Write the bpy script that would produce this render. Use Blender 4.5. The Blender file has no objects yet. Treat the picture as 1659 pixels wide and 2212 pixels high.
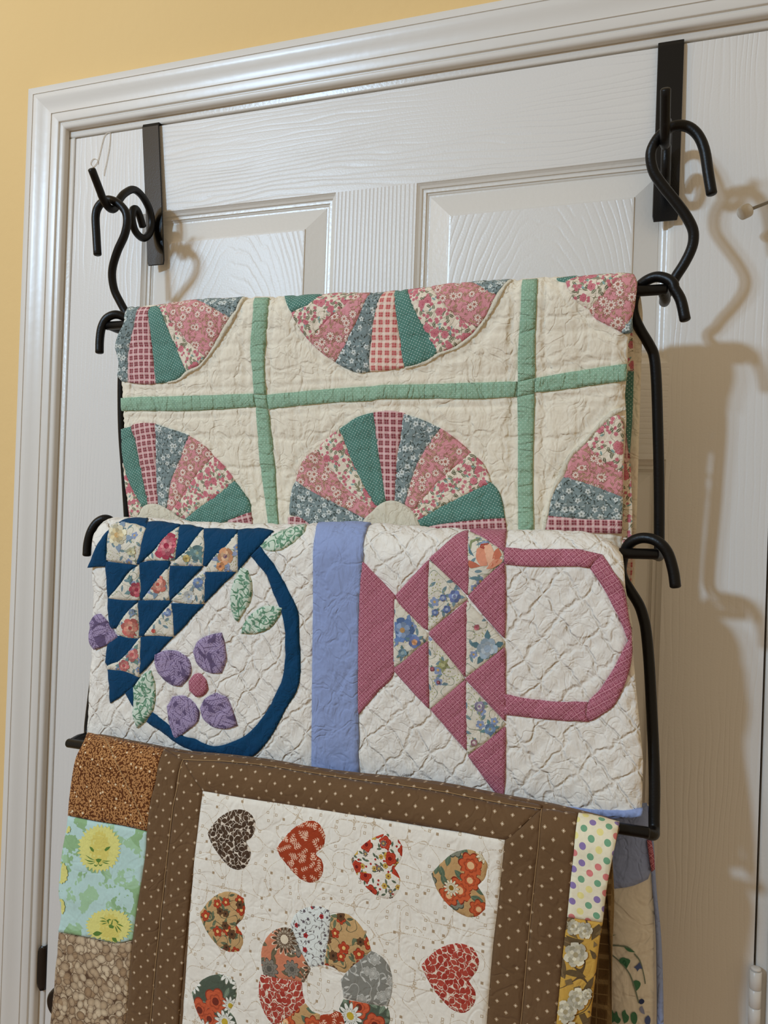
import bpy, bmesh, math, random
import numpy as np
from mathutils import Matrix, Vector
from mathutils.geometry import delaunay_2d_cdt

random.seed(7)
SC = bpy.context.scene
COL = SC.collection
PI = math.pi
IN = 0.0254

# ------------------------------------------------------------------ camera
# x runs along the door, z is up, y goes into the door; the door's face is y = 0, its top left corner (0, 0, 2.04)
IW, IH = 1659, 2212
CP = np.array([0.78864, -0.88676, 1.54286])
FOC = 1749.9


def cam_axes(yaw, pitch, roll):
    cy, sy, cp, sp = math.cos(yaw), math.sin(yaw), math.cos(pitch), math.sin(pitch)
    f = np.array([-sy * cp, cy * cp, sp])
    r = np.array([cy, sy, 0.0])
    u = np.cross(r, f)
    cr, sr = math.cos(roll), math.sin(roll)
    return cr * r + sr * u, -sr * r + cr * u, f


CR, CU, CF = cam_axes(*np.radians([20.0523, 0.1853, 1.9733]))
cam = bpy.data.cameras.new('camera')
cam.sensor_fit = 'AUTO'
cam.sensor_width = 36.0
cam.lens = FOC * 36.0 / IH
cam.clip_start = 0.02
co = bpy.data.objects.new('camera', cam)
COL.objects.link(co)
M = Matrix.Identity(4)
for i in range(3):
    M[i][0], M[i][1], M[i][2], M[i][3] = CR[i], CU[i], -CF[i], CP[i]
co.matrix_world = M
SC.camera = co

# ------------------------------------------------------------------ light and exposure
SC.view_settings.view_transform = 'Standard'
SC.view_settings.look = 'None'
SC.view_settings.gamma = 1.0
SC.view_settings.use_curve_mapping = False
SC.view_settings.exposure = -0.04
w = bpy.data.worlds.new('room_air')
w.use_nodes = True
w.node_tree.nodes['Background'].inputs[0].default_value = (1.0, 0.80, 0.55, 1)
w.node_tree.nodes['Background'].inputs[1].default_value = 0.465
SC.world = w


def lamp(name, loc, energy, color, size, kind='POINT', target=None, size_y=None):
    l = bpy.data.lights.new(name, kind)
    l.energy = energy
    l.color = color
    if kind == 'AREA':
        l.size = size
        if size_y:
            l.shape = 'RECTANGLE'
            l.size_y = size_y
    else:
        l.shadow_soft_size = size
    o = bpy.data.objects.new(name, l)
    o.location = loc
    if target is not None:
        o.rotation_euler = (Vector(target) - Vector(loc)).to_track_quat('-Z', 'Y').to_euler()
    COL.objects.link(o)
    return o


lamp('ceiling_bulb', (-0.82, -2.55, 2.70), 148.0, (0.51, 0.74, 1.0), 0.075)
lamp('ceiling_bulb', (-1.00, -2.46, 2.69), 58.0, (0.51, 0.74, 1.0), 0.075)
lamp('warm_room_lamp', (-0.6, -1.0, 2.55), 9.0, (1.0, 0.72, 0.42), 0.35)


# ------------------------------------------------------------------ pixel helpers: a photograph pixel at a known distance
def ray(px, py):
    return CF + CR * (px - IW / 2) / FOC - CU * (py - IH / 2) / FOC


def at(px, py, d):
    """The point seen at a pixel, d metres in front of the door's face."""
    v = ray(px, py)
    return CP + v * ((-d - CP[1]) / v[1])


def atx(px, py, x):
    v = ray(px, py)
    return CP + v * ((x - CP[0]) / v[0])


def lin(c):
    return tuple((v / 255 / 12.92) if v / 255 <= 0.04045 else ((v / 255 + 0.055) / 1.055) ** 2.4 for v in c)


# ------------------------------------------------------------------ small node language
class G:
    def __init__(s, name):
        s.mat = bpy.data.materials.new(name)
        s.mat.use_nodes = True
        s.nt = s.mat.node_tree
        s.nt.nodes.clear()
        s.out = s.nt.nodes.new('ShaderNodeOutputMaterial')
        s.bs = s.nt.nodes.new('ShaderNodeBsdfPrincipled')
        s.nt.links.new(s.bs.outputs[0], s.out.inputs[0])

    def put(s, sock, v):
        if isinstance(v, bpy.types.NodeSocket):
            s.nt.links.new(v, sock)
        elif v is not None:
            if sock.type == 'RGBA' and len(v) == 3:
                v = (*v, 1)
            sock.default_value = v

    def n(s, kind, ins=(), **at_):
        nd = s.nt.nodes.new('ShaderNode' + kind)
        for k, v in at_.items():
            setattr(nd, k, v)
        for k, v in dict(ins).items():
            s.put(nd.inputs[k], v)
        return nd

    def m(s, op, a, b=None, c=None):
        nd = s.n('Math', operation=op)
        s.put(nd.inputs[0], a)
        if b is not None:
            s.put(nd.inputs[1], b)
        if c is not None:
            s.put(nd.inputs[2], c)
        return nd.outputs[0]

    def v(s, op, a, b=None, scale=None):
        nd = s.n('VectorMath', operation=op)
        s.put(nd.inputs[0], a)
        if b is not None:
            s.put(nd.inputs[1], b)
        if scale is not None:
            s.put(nd.inputs['Scale'], scale)
        return nd.outputs['Value'] if op in ('LENGTH', 'DOT_PRODUCT', 'DISTANCE') else nd.outputs[0]

    def xyz(s, vec):
        nd = s.n('SeparateXYZ', {0: vec})
        return nd.outputs[0], nd.outputs[1], nd.outputs[2]

    def vec(s, x, y, z=0.0):
        return s.n('CombineXYZ', {0: x, 1: y, 2: z}).outputs[0]

    def mix(s, f, a, b):
        nd = s.n('Mix', data_type='RGBA')
        s.put(nd.inputs[0], f)
        s.put(nd.inputs[6], a)
        s.put(nd.inputs[7], b)
        return nd.outputs[2]

    def step(s, x, edge, wdt, lo=0.0, hi=1.0):
        nd = s.n('MapRange', interpolation_type='SMOOTHSTEP')
        for k, v in enumerate((x, s.m('SUBTRACT', edge, wdt), s.m('ADD', edge, wdt), lo, hi)):
            s.put(nd.inputs[k], v)
        return nd.outputs[0]

    def noise(s, vec, scale, detail=2.0, rough=0.5, dist=0.0, out=0):
        return s.n('TexNoise', {'Vector': vec, 'Scale': scale, 'Detail': detail, 'Roughness': rough, 'Distortion': dist}, noise_dimensions='3D').outputs[out]

    def bump(s, h, dist, strength=1.0, prev=None):
        nd = s.n('Bump', {'Height': h, 'Distance': dist, 'Strength': strength})
        if prev is not None:
            s.put(nd.inputs['Normal'], prev)
        return nd.outputs[0]

    def done(s, color, rough=0.9, normal=None, spec=0.3, sheen=0.0, metal=0.0):
        s.put(s.bs.inputs['Base Color'], color)
        s.put(s.bs.inputs['Roughness'], rough)
        s.put(s.bs.inputs['Metallic'], metal)
        s.put(s.bs.inputs['Specular IOR Level'], spec)
        if sheen:
            s.bs.inputs['Sheen Weight'].default_value = sheen
        if normal is not None:
            s.put(s.bs.inputs['Normal'], normal)
        return s.mat

    # fabric printing: everything in millimetres of cloth
    def P(s):
        uv = s.n('UVMap').outputs[0]
        return s.v('SCALE', uv, scale=1000.0)

    def cells(s, P, size, seed, rnd=0.9):
        q = s.v('ADD', s.v('SCALE', P, scale=1.0 / size), (seed * 7.31, seed * 3.17, 0))
        nd = s.n('TexVoronoi', {'Vector': q, 'Scale': 1.0, 'Randomness': rnd}, voronoi_dimensions='2D', feature='F1')
        d = s.v('SCALE', s.v('SUBTRACT', q, nd.outputs['Position']), scale=size)
        x, y, _ = s.xyz(d)
        c = s.n('SeparateColor', {0: nd.outputs['Color']})
        return x, y, c.outputs[0], c.outputs[1], c.outputs[2]

    def flower(s, P, size, seed, R, petals, depth=0.3, keep=1.0):
        """masks of (flower, its heart, r/R, a random number) for one flower in each cell"""
        x, y, a, b, c = s.cells(P, size, seed)
        r = s.m('SQRT', s.m('ADD', s.m('MULTIPLY', x, x), s.m('MULTIPLY', y, y)))
        ang = s.m('ADD', s.m('ARCTAN2', y, x), s.m('MULTIPLY', a, 6.28))
        pet = s.m('MULTIPLY_ADD', s.m('ABSOLUTE', s.m('COSINE', s.m('MULTIPLY', ang, petals * 0.5))), depth * 1.6, 1.0 - depth * 1.6)
        Rr = s.m('MULTIPLY', s.m('MULTIPLY_ADD', b, 0.35, 0.75), R)
        q = s.m('DIVIDE', r, Rr)
        mk = s.m('LESS_THAN', q, pet)
        if keep < 1:
            mk = s.m('MULTIPLY', mk, s.m('LESS_THAN', c, keep))
        hr = s.m('MULTIPLY', mk, s.m('LESS_THAN', q, 0.28))
        return mk, hr, s.m('DIVIDE', q, pet), c

    def leaf(s, P, size, seed, a, b, keep=1.0):
        x, y, r1, r2, r3 = s.cells(P, size, seed)
        an = s.m('MULTIPLY', r1, 6.28)
        ca, sa = s.m('COSINE', an), s.m('SINE', an)
        u = s.m('DIVIDE', s.m('ADD', s.m('MULTIPLY', x, ca), s.m('MULTIPLY', y, sa)), a)
        v = s.m('DIVIDE', s.m('SUBTRACT', s.m('MULTIPLY', y, ca), s.m('MULTIPLY', x, sa)), b)
        # pointed at both ends
        lim = s.m('SUBTRACT', 1.0, s.m('MULTIPLY', u, u))
        mk = s.m('LESS_THAN', s.m('ABSOLUTE', v), lim)
        if keep < 1:
            mk = s.m('MULTIPLY', mk, s.m('LESS_THAN', r3, keep))
        return mk, u, v, r3

    def vine(s, P, size, seed, wdt):
        q = s.v('ADD', s.v('SCALE', P, scale=1.0 / size), (seed * 5.1, seed * 2.3, 0))
        nz = s.noise(q, 1.0, 0.0)
        return s.m('LESS_THAN', s.m('ABSOLUTE', s.m('SUBTRACT', nz, 0.5)), wdt)

    def lattice(s, P, size, stagger=True):
        """cell-local x, y in mm and a cell number, on a square or a diamond lattice"""
        x, y, _ = s.xyz(P)
        if stagger:
            k = 0.70711
            x, y = s.m('MULTIPLY', s.m('ADD', x, y), k), s.m('MULTIPLY', s.m('SUBTRACT', y, x), k)
        u, v = s.m('DIVIDE', x, size), s.m('DIVIDE', y, size)
        fu, fv = s.m('FLOOR', u), s.m('FLOOR', v)
        lx = s.m('MULTIPLY', s.m('SUBTRACT', s.m('SUBTRACT', u, fu), 0.5), size)
        ly = s.m('MULTIPLY', s.m('SUBTRACT', s.m('SUBTRACT', v, fv), 0.5), size)
        return lx, ly, s.vec(fu, fv)

    def cloth(s, color, crinkle=0.6, rough=0.92, fine=0.25, size=9.0, sheen=0.08, quilting=None, pucker=0.0):
        P = s.P()
        q = s.v('MULTIPLY', P, (1.0, 0.62, 1.0))
        h = s.noise(q, 1.0 / size, 3.0, 0.55, 0.6)
        # creases: thin folds along the contours of a slow noise
        c = s.noise(s.v('ADD', P, (31.0, 17.0, 0)), 0.6 / size, 2.0, 0.5, 0.8)
        cr = s.step(s.m('ABSOLUTE', s.m('SUBTRACT', c, 0.5)), 0.03, 0.03)
        h2 = s.m('ADD', h, s.m('MULTIPLY', cr, 0.13))
        nb = s.bump(h2, 0.0028 * crinkle, 1.0)
        wv = s.noise(P, 2.2, 1.0)
        nb = s.bump(wv, 0.0004 * fine, 1.0, nb)
        if pucker:      # gathers running across a narrow strip
            x, y, _ = s.xyz(P)
            pk = s.noise(s.vec(s.m('MULTIPLY', x, 0.022), s.m('MULTIPLY', y, 0.075)), 1.0, 2.0, 0.5, 0.4)
            nb = s.bump(s.step(s.m('ABSOLUTE', s.m('SUBTRACT', pk, 0.5)), 0.045, 0.045), pucker, 1.0, nb)
        if quilting:
            # rows of stitches sunk into the wadding: two families of wandering lines
            L, slant, wander, wdt, depth = quilting
            wb = s.v('SCALE', s.v('SUBTRACT', s.n('TexNoise', {'Vector': P, 'Scale': 0.034, 'Detail': 2.0}).outputs['Color'], (0.5, 0.5, 0.5)), scale=wander)
            jag = s.v('SCALE', s.v('SUBTRACT', s.n('TexNoise', {'Vector': P, 'Scale': 0.2, 'Detail': 1.0}).outputs['Color'], (0.5, 0.5, 0.5)), scale=3.2)
            x, y, _ = s.xyz(s.v('ADD', s.v('ADD', P, wb), jag))
            gr = None
            for q in ((s.m('MULTIPLY_ADD', y, slant, x), s.m('MULTIPLY_ADD', y, -slant, x)) if slant else (x, y)):
                f = s.m('ABSOLUTE', s.m('SUBTRACT', s.m('FRACT', s.m('DIVIDE', q, L)), 0.5))
                k = s.step(s.m('MULTIPLY', f, L), wdt, wdt)
                gr = k if gr is None else s.m('MINIMUM', gr, k)
            nb = s.bump(gr, depth, 1.0, nb)
        # slight unevenness of the dye
        tone = s.noise(P, 0.35, 3.0)
        hs = s.n('HueSaturation', {'Value': s.m('MULTIPLY_ADD', tone, 0.16, 0.92), 'Color': color})
        return s.done(hs.outputs[0], rough, nb, 0.15, sheen)


MATS = {}


def mat(f):
    MATS[f.__name__] = f
    return f


_made = {}


def MT(name):
    if name not in _made:
        _made[name] = MATS[name](G(name))
    return _made[name]


def ink(c):
    """plain printed ink of one colour"""
    name = 'ink_%d_%d_%d' % c
    if name not in _made:
        g = G(name)
        P = g.P()
        t = g.noise(P, 0.5, 3.0, 0.6)
        col = g.mix(t, tuple(v * 0.86 for v in lin(c)), tuple(min(1, v * 1.12) for v in lin(c)))
        _made[name] = g.cloth(col, 0.3)
    return _made[name]


@mat
def white_paint(g):
    P = g.n('NewGeometry').outputs['Position']
    nb = g.bump(g.noise(P, 220.0, 2.0), 0.0004, 0.6)
    return g.done(lin((222, 217, 208)), 0.3, nb, 0.5)


@mat
def casing_paint(g):
    P = g.n('NewGeometry').outputs['Position']
    nb = g.bump(g.noise(P, 70.0, 2.0), 0.0003, 0.5)
    return g.done(lin((224, 219, 210)), 0.30, nb, 0.4)


def grain(kind):
    def f(g):
        uv = g.n('UVMap').outputs[0]
        x, y, _ = g.xyz(uv)
        wob = g.noise(g.vec(g.m('MULTIPLY', x, 14.0), g.m('MULTIPLY', y, 2.6)), 1.0, 3.0, 0.5)
        fine = g.noise(g.vec(g.m('MULTIPLY', x, 60.0), g.m('MULTIPLY', y, 9.0)), 1.0, 2.0, 0.5)
        if kind == 'ring':      # cathedral figure: nested arches
            q = g.vec(g.m('MULTIPLY', x, 1.0), g.m('MULTIPLY', g.m('ADD', y, 0.12), 0.30))
            t = g.m('ADD', g.v('LENGTH', q), g.m('MULTIPLY', wob, 0.020))
            ph = g.m('MULTIPLY', g.m('ADD', t, g.m('MULTIPLY', fine, 0.0035)), 1150.0)
        elif kind == 'comb':    # straight close grain
            ph = g.m('MULTIPLY', g.m('ADD', x, g.m('MULTIPLY_ADD', fine, 0.0016, g.m('MULTIPLY', wob, 0.005))), 1250.0)
        else:                   # flat sawn waves
            ph = g.m('MULTIPLY', g.m('ADD', x, g.m('MULTIPLY_ADD', fine, 0.005, g.m('MULTIPLY', wob, 0.05))), 1000.0)
        sw = g.m('SINE', ph)
        sw = g.m('POWER', g.m('MULTIPLY_ADD', sw, 0.5, 0.5), 5.0)
        fade = g.step(g.noise(g.vec(g.m('MULTIPLY', x, 11.0), g.m('MULTIPLY', y, 4.5)), 1.0, 3.0), 0.5, 0.14)
        h = g.m('MULTIPLY', sw, g.m('MULTIPLY_ADD', fade, 0.8, 0.2) if kind != 'comb' else 0.8)
        nb = g.bump(h, -0.00032 if kind != 'comb' else -0.0007, 0.8)
        nb = g.bump(g.noise(g.v('SCALE', uv, scale=1000.0), 0.45, 2.0), 0.0003, 0.5, nb)
        return g.done(lin((224, 220, 213)), 0.36, nb, 0.4)
    return f


MATS['door_grain'] = grain('wave')
MATS['door_comb'] = grain('comb')
MATS['door_cathedral'] = grain('ring')


@mat
def yellow_wall(g):
    P = g.n('NewGeometry').outputs['Position']
    nb = g.bump(g.noise(P, 60.0, 4.0, 0.6), 0.0012, 0.5)
    c = g.mix(g.noise(P, 3.0, 2.0), lin((232, 199, 139)), lin((229, 194, 132)))
    return g.done(c, 0.75, nb, 0.25)


@mat
def oak_floor(g):
    P = g.n('NewGeometry').outputs['Position']
    c = g.mix(g.noise(g.v('MULTIPLY', P, (30, 2, 1)), 1.0, 4.0), lin((150, 110, 70)), lin((120, 82, 50)))
    return g.done(c, 0.4, None, 0.4)


@mat
def black_iron(g):
    P = g.n('NewGeometry').outputs['Position']
    nb = g.bump(g.noise(P, 500.0, 3.0), 0.0003, 0.6)
    return g.done(lin((11, 9, 8)), 0.40, nb, 0.28)


@mat
def black_strap(g):
    P = g.n('NewGeometry').outputs['Position']
    nb = g.bump(g.noise(P, 700.0, 2.0), 0.0002, 0.4)
    return g.done(lin((12, 12, 13)), 0.24, nb, 0.35)


@mat
def dark_bronze(g):
    return g.done(lin((26, 23, 21)), 0.25, None, 0.6)


@mat
def dark_gap(g):
    return g.done(lin((40, 36, 30)), 0.8)


@mat
def rubber_white(g):
    return g.done(lin((205, 198, 184)), 0.6)


@mat
def nickel(g):
    return g.done(lin((130, 122, 108)), 0.35, None, 0.5, 0, 0.8)


@mat
def thread_white(g):
    return g.done(lin((226, 216, 200)), 0.9)


# ---- prints of the fan quilt
@mat
def cream_muslin(g):
    return g.cloth(lin((241, 231, 209)), 1.15, size=14.0, quilting=(36.0, 0, 30.0, 2.0, 0.0008))


@mat
def cream_center(g):
    return g.cloth(lin((222, 214, 192)), 0.9)


def dots(base, dot, size, r, pucker=0.0):
    def f(g):
        P = g.P()
        lx, ly, _ = g.lattice(P, size)
        d = g.m('SQRT', g.m('ADD', g.m('MULTIPLY', lx, lx), g.m('MULTIPLY', ly, ly)))
        return g.cloth(g.mix(g.m('LESS_THAN', d, r), lin(base), lin(dot)), 0.8, pucker=pucker)
    return f


MATS['green_dots'] = dots((90, 134, 121), (208, 224, 214), 2.7, 0.42)
MATS['sash_green'] = dots((150, 184, 156), (190, 214, 190), 3.0, 0.45, 0.0008)


def plaid(dark, mid, light, period, band=0.55, line=(240, 208, 198), strength=0.62):
    def f(g):
        x, y, _ = g.xyz(g.P())
        def bandof(t):
            w_ = g.m('FRACT', g.m('DIVIDE', t, period))
            b = g.m('LESS_THAN', w_, band)
            ln = g.m('LESS_THAN', g.m('ABSOLUTE', g.m('SUBTRACT', w_, band * 0.5)), 0.022)
            l2 = g.m('LESS_THAN', g.m('ABSOLUTE', g.m('SUBTRACT', w_, band + (1 - band) * 0.5)), 0.09)
            return b, g.m('MAXIMUM', ln, l2)
        bx, lx = bandof(x)
        by, ly = bandof(y)
        c = g.mix(g.m('MULTIPLY', g.m('ADD', bx, by), 0.5), lin(light), lin(mid))
        c = g.mix(g.m('MULTIPLY', bx, by), c, lin(dark))
        c = g.mix(g.m('MULTIPLY', g.m('MAXIMUM', lx, ly), strength), c, lin(line))
        return g.cloth(c, 0.7)
    return f


MATS['dark_plaid'] = plaid((140, 68, 74), (182, 108, 112), (222, 176, 174), 7.0, 0.6, (236, 208, 200), 0.55)
MATS['pink_plaid'] = plaid((200, 98, 96), (224, 150, 138), (240, 216, 196), 7.4, 0.56, (244, 222, 204), 0.5)
MATS['brown_plaid'] = plaid((98, 74, 44), (104, 80, 48), (112, 88, 54), 22.0, 0.7, (170, 146, 104), 0.4)


@mat
def grey_floral(g):
    P = g.P()
    c = g.mix(g.noise(P, 0.2, 2.0), lin((126, 142, 142)), lin((140, 154, 152)))
    st = g.vine(P, 6.5, 3, 0.012)
    c = g.mix(st, c, lin((90, 100, 96)))
    for sd, kp, col in ((5, 0.6, (70, 78, 74)), (8, 0.5, (186, 194, 188)), (12, 0.4, (84, 94, 88))):
        k, _, _, _ = g.leaf(P, 4.4, sd, 1.8, 0.6, kp)
        c = g.mix(k, c, lin(col))
    f, h, q, _ = g.flower(P, 8.2, 1, 3.6, 5, 0.28, 0.62)
    c = g.mix(f, c, g.mix(q, lin((234, 236, 228)), lin((196, 204, 200))))
    c = g.mix(g.m('MULTIPLY', f, g.m('GREATER_THAN', q, 0.9)), c, lin((120, 130, 126)))
    c = g.mix(h, c, lin((140, 146, 134)))
    return g.cloth(c, 0.7)


@mat
def pink_floral(g):
    P = g.P()
    c = g.mix(g.noise(P, 0.08, 2.0), lin((228, 160, 164)), lin((218, 144, 150)))
    c = g.mix(g.vine(P, 7.0, 4, 0.014), c, lin((164, 118, 98)))
    for sd, col in ((2, (160, 120, 98)), (9, (172, 142, 108)), (15, (150, 108, 92))):
        k, u, v, _ = g.leaf(P, 5.2, sd, 2.7, 0.95, 0.5)
        c = g.mix(k, c, lin(col))
        c = g.mix(g.m('MULTIPLY', k, g.m('LESS_THAN', g.m('ABSOLUTE', v), 0.2)), c, lin((222, 168, 152)))
    f, h, q, _ = g.flower(P, 9.8, 6, 5.4, 9, 0.34, 0.72)
    c = g.mix(f, c, g.mix(q, lin((240, 214, 200)), lin((238, 222, 206))))
    c = g.mix(g.m('MULTIPLY', f, g.m('GREATER_THAN', q, 0.8)), c, lin((166, 112, 100)))
    c = g.mix(h, c, lin((184, 122, 108)))
    return g.cloth(c, 0.7)


@mat
def cream_floral(g):
    P = g.P()
    c = lin((240, 226, 204))
    for sd, kp, col in ((2, 0.5, (128, 130, 104)), (14, 0.4, (112, 110, 88))):
        k, u, v, _ = g.leaf(P, 6.2, sd, 3.4, 1.35, kp)
        c = g.mix(k, c, lin(col))
        c = g.mix(g.m('MULTIPLY', k, g.m('LESS_THAN', g.m('ABSOLUTE', v), 0.16)), c, lin((216, 206, 180)))
    k, _, _, _ = g.leaf(P, 7.6, 7, 2.4, 0.9, 0.35)
    c = g.mix(k, c, lin((142, 176, 170)))
    c = g.mix(g.vine(P, 9.0, 4, 0.010), c, lin((146, 138, 110)))
    for sd, R, n, kp in ((3, 4.6, 6, 0.42), (11, 2.0, 5, 0.55)):
        f, h, q, rr = g.flower(P, 10.5 if R > 4 else 4.8, sd, R, n, 0.12, kp)
        c = g.mix(f, c, g.mix(rr, lin((216, 128, 136)), lin((234, 168, 168))))
        c = g.mix(g.m('MULTIPLY', f, g.step(g.m('ABSOLUTE', g.m('SUBTRACT', q, 0.55)), 0.1, 0.06, 0.7, 0.0)), c, lin((190, 100, 112)))
        c = g.mix(g.m('MULTIPLY', f, g.m('GREATER_THAN', q, 0.88)), c, lin((188, 108, 118)))
        c = g.mix(h, c, lin((194, 104, 116)))
    return g.cloth(c, 0.7)


# ---- prints of the basket quilt
@mat
def white_cotton(g):
    return g.cloth(lin((243, 238, 227)), 1.0, size=12.0, quilting=(33.0, 0.85, 26.0, 1.9, 0.0012))


@mat
def navy_cotton(g):
    return g.cloth(lin((16, 66, 102)), 0.7, sheen=0.05)


@mat
def blue_cotton(g):
    return g.cloth(lin((150, 166, 208)), 1.3, size=16.0)


@mat
def garden_floral(g):
    P = g.P()
    c = g.mix(g.noise(P, 0.05, 2.0), lin((232, 222, 198)), lin((222, 218, 206)))
    k, _, _, _ = g.leaf(P, 8.0, 4, 4.0, 1.5, 0.35)
    c = g.mix(k, c, lin((122, 146, 152)))
    d, _, _, _ = g.leaf(P, 2.6, 9, 0.9, 0.5, 0.5)
    sp = g.step(g.noise(P, 0.05, 1.0), 0.52, 0.02)
    c = g.mix(g.m('MULTIPLY', d, sp), c, lin((176, 176, 120)))
    c = g.mix(g.vine(P, 16.0, 6, 0.008), c, lin((140, 150, 130)))
    f, h, q, _ = g.flower(P, 15.0, 2, 4.5, 5, 0.2, 0.3)
    c = g.mix(f, c, lin((146, 160, 190)))
    c = g.mix(h, c, lin((206, 170, 110)))
    return g.cloth(c, 0.6)


@mat
def purple_leaf(g):
    P = g.P()
    c = lin((106, 90, 122))
    for sd in (3, 8, 5):
        k, u, v, _ = g.leaf(P, 15.0, sd, 11.0, 4.6, 0.95)
        rib = g.m('LESS_THAN', g.m('FRACT', g.m('ADD', g.m('MULTIPLY', u, 3.4), g.m('MULTIPLY', g.m('ABSOLUTE', v), 1.5))), 0.72)
        c = g.mix(g.m('MULTIPLY', k, rib), c, lin((170, 152, 184)))
        c = g.mix(g.m('MULTIPLY', k, g.m('LESS_THAN', g.m('ABSOLUTE', v), 0.08)), c, lin((108, 90, 124)))
    return g.cloth(c, 0.6)


@mat
def green_leaf(g):
    P = g.P()
    c = lin((212, 226, 206))
    for sd in (2, 6, 9):
        k, u, v, _ = g.leaf(P, 6.2, sd, 3.3, 1.1, 0.6)
        c = g.mix(k, c, lin((126, 166, 138) if sd != 6 else (104, 146, 118)))
    c = g.mix(g.vine(P, 12.0, 3, 0.02), c, lin((96, 140, 108)))
    return g.cloth(c, 0.6)


@mat
def mauve_lattice(g):
    P = g.P()
    lx, ly, _ = g.lattice(P, 6.4)
    ax, ay = g.m('ABSOLUTE', lx), g.m('ABSOLUTE', ly)
    c = g.mix(g.noise(P, 0.3, 2.0), lin((156, 82, 100)), lin((168, 94, 110)))
    edge = g.m('MAXIMUM', ax, ay)
    c = g.mix(g.m('GREATER_THAN', edge, 2.92), c, lin((214, 152, 162)))
    r = g.m('SQRT', g.m('ADD', g.m('MULTIPLY', lx, lx), g.m('MULTIPLY', ly, ly)))
    ring = g.m('LESS_THAN', g.m('ABSOLUTE', g.m('SUBTRACT', g.m('FRACT', g.m('DIVIDE', r, 1.15)), 0.5)), 0.2)
    c = g.mix(g.m('MULTIPLY', ring, g.m('LESS_THAN', r, 2.4)), c, lin((204, 138, 150)))
    c = g.mix(g.m('LESS_THAN', g.m('MINIMUM', ax, ay), 0.16), c, lin((198, 132, 146)))
    return g.cloth(c, 0.6)


@mat
def ivory_cotton(g):
    return g.cloth(lin((230, 223, 208)), 1.6, size=24.0)


# ---- prints of the heart quilt
@mat
def brown_diamonds(g):
    P = g.P()
    c = g.mix(g.noise(P, 0.03, 3.0), lin((104, 78, 52)), lin((118, 90, 62)))
    lx, ly, _ = g.lattice(g.v('ADD', P, (3, 2, 0)), 11.2)
    ax, ay = g.m('MAXIMUM', g.m('ABSOLUTE', lx), g.m('ABSOLUTE', ly)), None
    c = g.mix(g.m('LESS_THAN', g.m('ABSOLUTE', g.m('SUBTRACT', ax, 1.05)), 0.17), c, lin((206, 178, 142)))
    c = g.mix(g.m('LESS_THAN', ax, 0.58), c, lin((240, 222, 194)))
    return g.cloth(c, 1.0, size=20.0)


@mat
def brown_sprigs(g):
    P = g.P()
    c = lin((100, 56, 26))
    for sd, s_ in ((2, 3.2), (5, 3.0), (8, 3.6)):
        k, u, v, _ = g.leaf(P, s_, sd, 1.7, 0.62, 0.85)
        c = g.mix(k, c, lin((190, 136, 84)))
    f, _, _, _ = g.flower(P, 11.0, 4, 1.2, 5, 0.1, 0.7)
    c = g.mix(f, c, lin((236, 210, 170)))
    return g.cloth(c, 0.7)


@mat
def aqua_leafy(g):
    P = g.P()
    c = g.mix(g.noise(P, 0.02, 1.0), lin((196, 224, 218)), lin((186, 216, 206)))
    q = g.noise(P, 0.045, 3.0, 0.62)
    k = g.step(q, 0.535, 0.006)
    c = g.mix(k, c, g.mix(g.step(g.noise(P, 0.02, 0.0), 0.5, 0.01), lin((150, 186, 136)), lin((168, 204, 162))))
    return g.cloth(c, 0.7, size=24.0)


def layered(base, line, colors, size, a, b, seeds, rim, rounded=False, shade=0.0):
    """shapes printed one over another, each with a rim of the ground colour"""
    def f(g):
        P = g.P()
        c = lin(line)
        for i, sd in enumerate(seeds):
            x, y, r1, r2, r3 = g.cells(P, size, sd, 0.8)
            an = g.m('MULTIPLY', r1, 6.28)
            ca, sa = g.m('COSINE', an), g.m('SINE', an)
            sc = g.m('MULTIPLY_ADD', r2, 0.4, 0.8)
            u = g.m('DIVIDE', g.m('ADD', g.m('MULTIPLY', x, ca), g.m('MULTIPLY', y, sa)), g.m('MULTIPLY', sc, a))
            v = g.m('DIVIDE', g.m('SUBTRACT', g.m('MULTIPLY', y, ca), g.m('MULTIPLY', x, sa)), g.m('MULTIPLY', sc, b))
            if rounded:
                q = g.m('SQRT', g.m('ADD', g.m('MULTIPLY', u, u), g.m('MULTIPLY', v, v)))
            else:   # broad at one end, pointed and notched at the other
                lim = g.m('MULTIPLY', g.m('SUBTRACT', 1.0, g.m('MULTIPLY', u, u)), g.m('MULTIPLY_ADD', u, 0.35, 0.9))
                q = g.m('ADD', g.m('MAXIMUM', g.m('DIVIDE', g.m('ABSOLUTE', v), g.m('MAXIMUM', lim, 0.02)), 0.0), g.m('MULTIPLY', g.m('GREATER_THAN', g.m('ABSOLUTE', u), 1.0), 9.0))
            c = g.mix(g.m('LESS_THAN', q, 1.0 + rim), c, lin(line))
            col = g.mix(r3, lin(colors[0]), lin(colors[1]))
            if shade:
                col = g.mix(g.m('MULTIPLY', g.m('POWER', g.m('MINIMUM', q, 1.0), 2.0), shade), col, lin(line))
            c = g.mix(g.m('LESS_THAN', q, 1.0), c, col)
        return g.cloth(c, 0.5)
    return f


MATS['pebbles'] = layered(None, (98, 74, 54), ((170, 140, 106), (226, 204, 170)), 9.4, 4.6, 3.6, (1, 4, 7, 10, 13), 0.10, True, 0.55)


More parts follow.
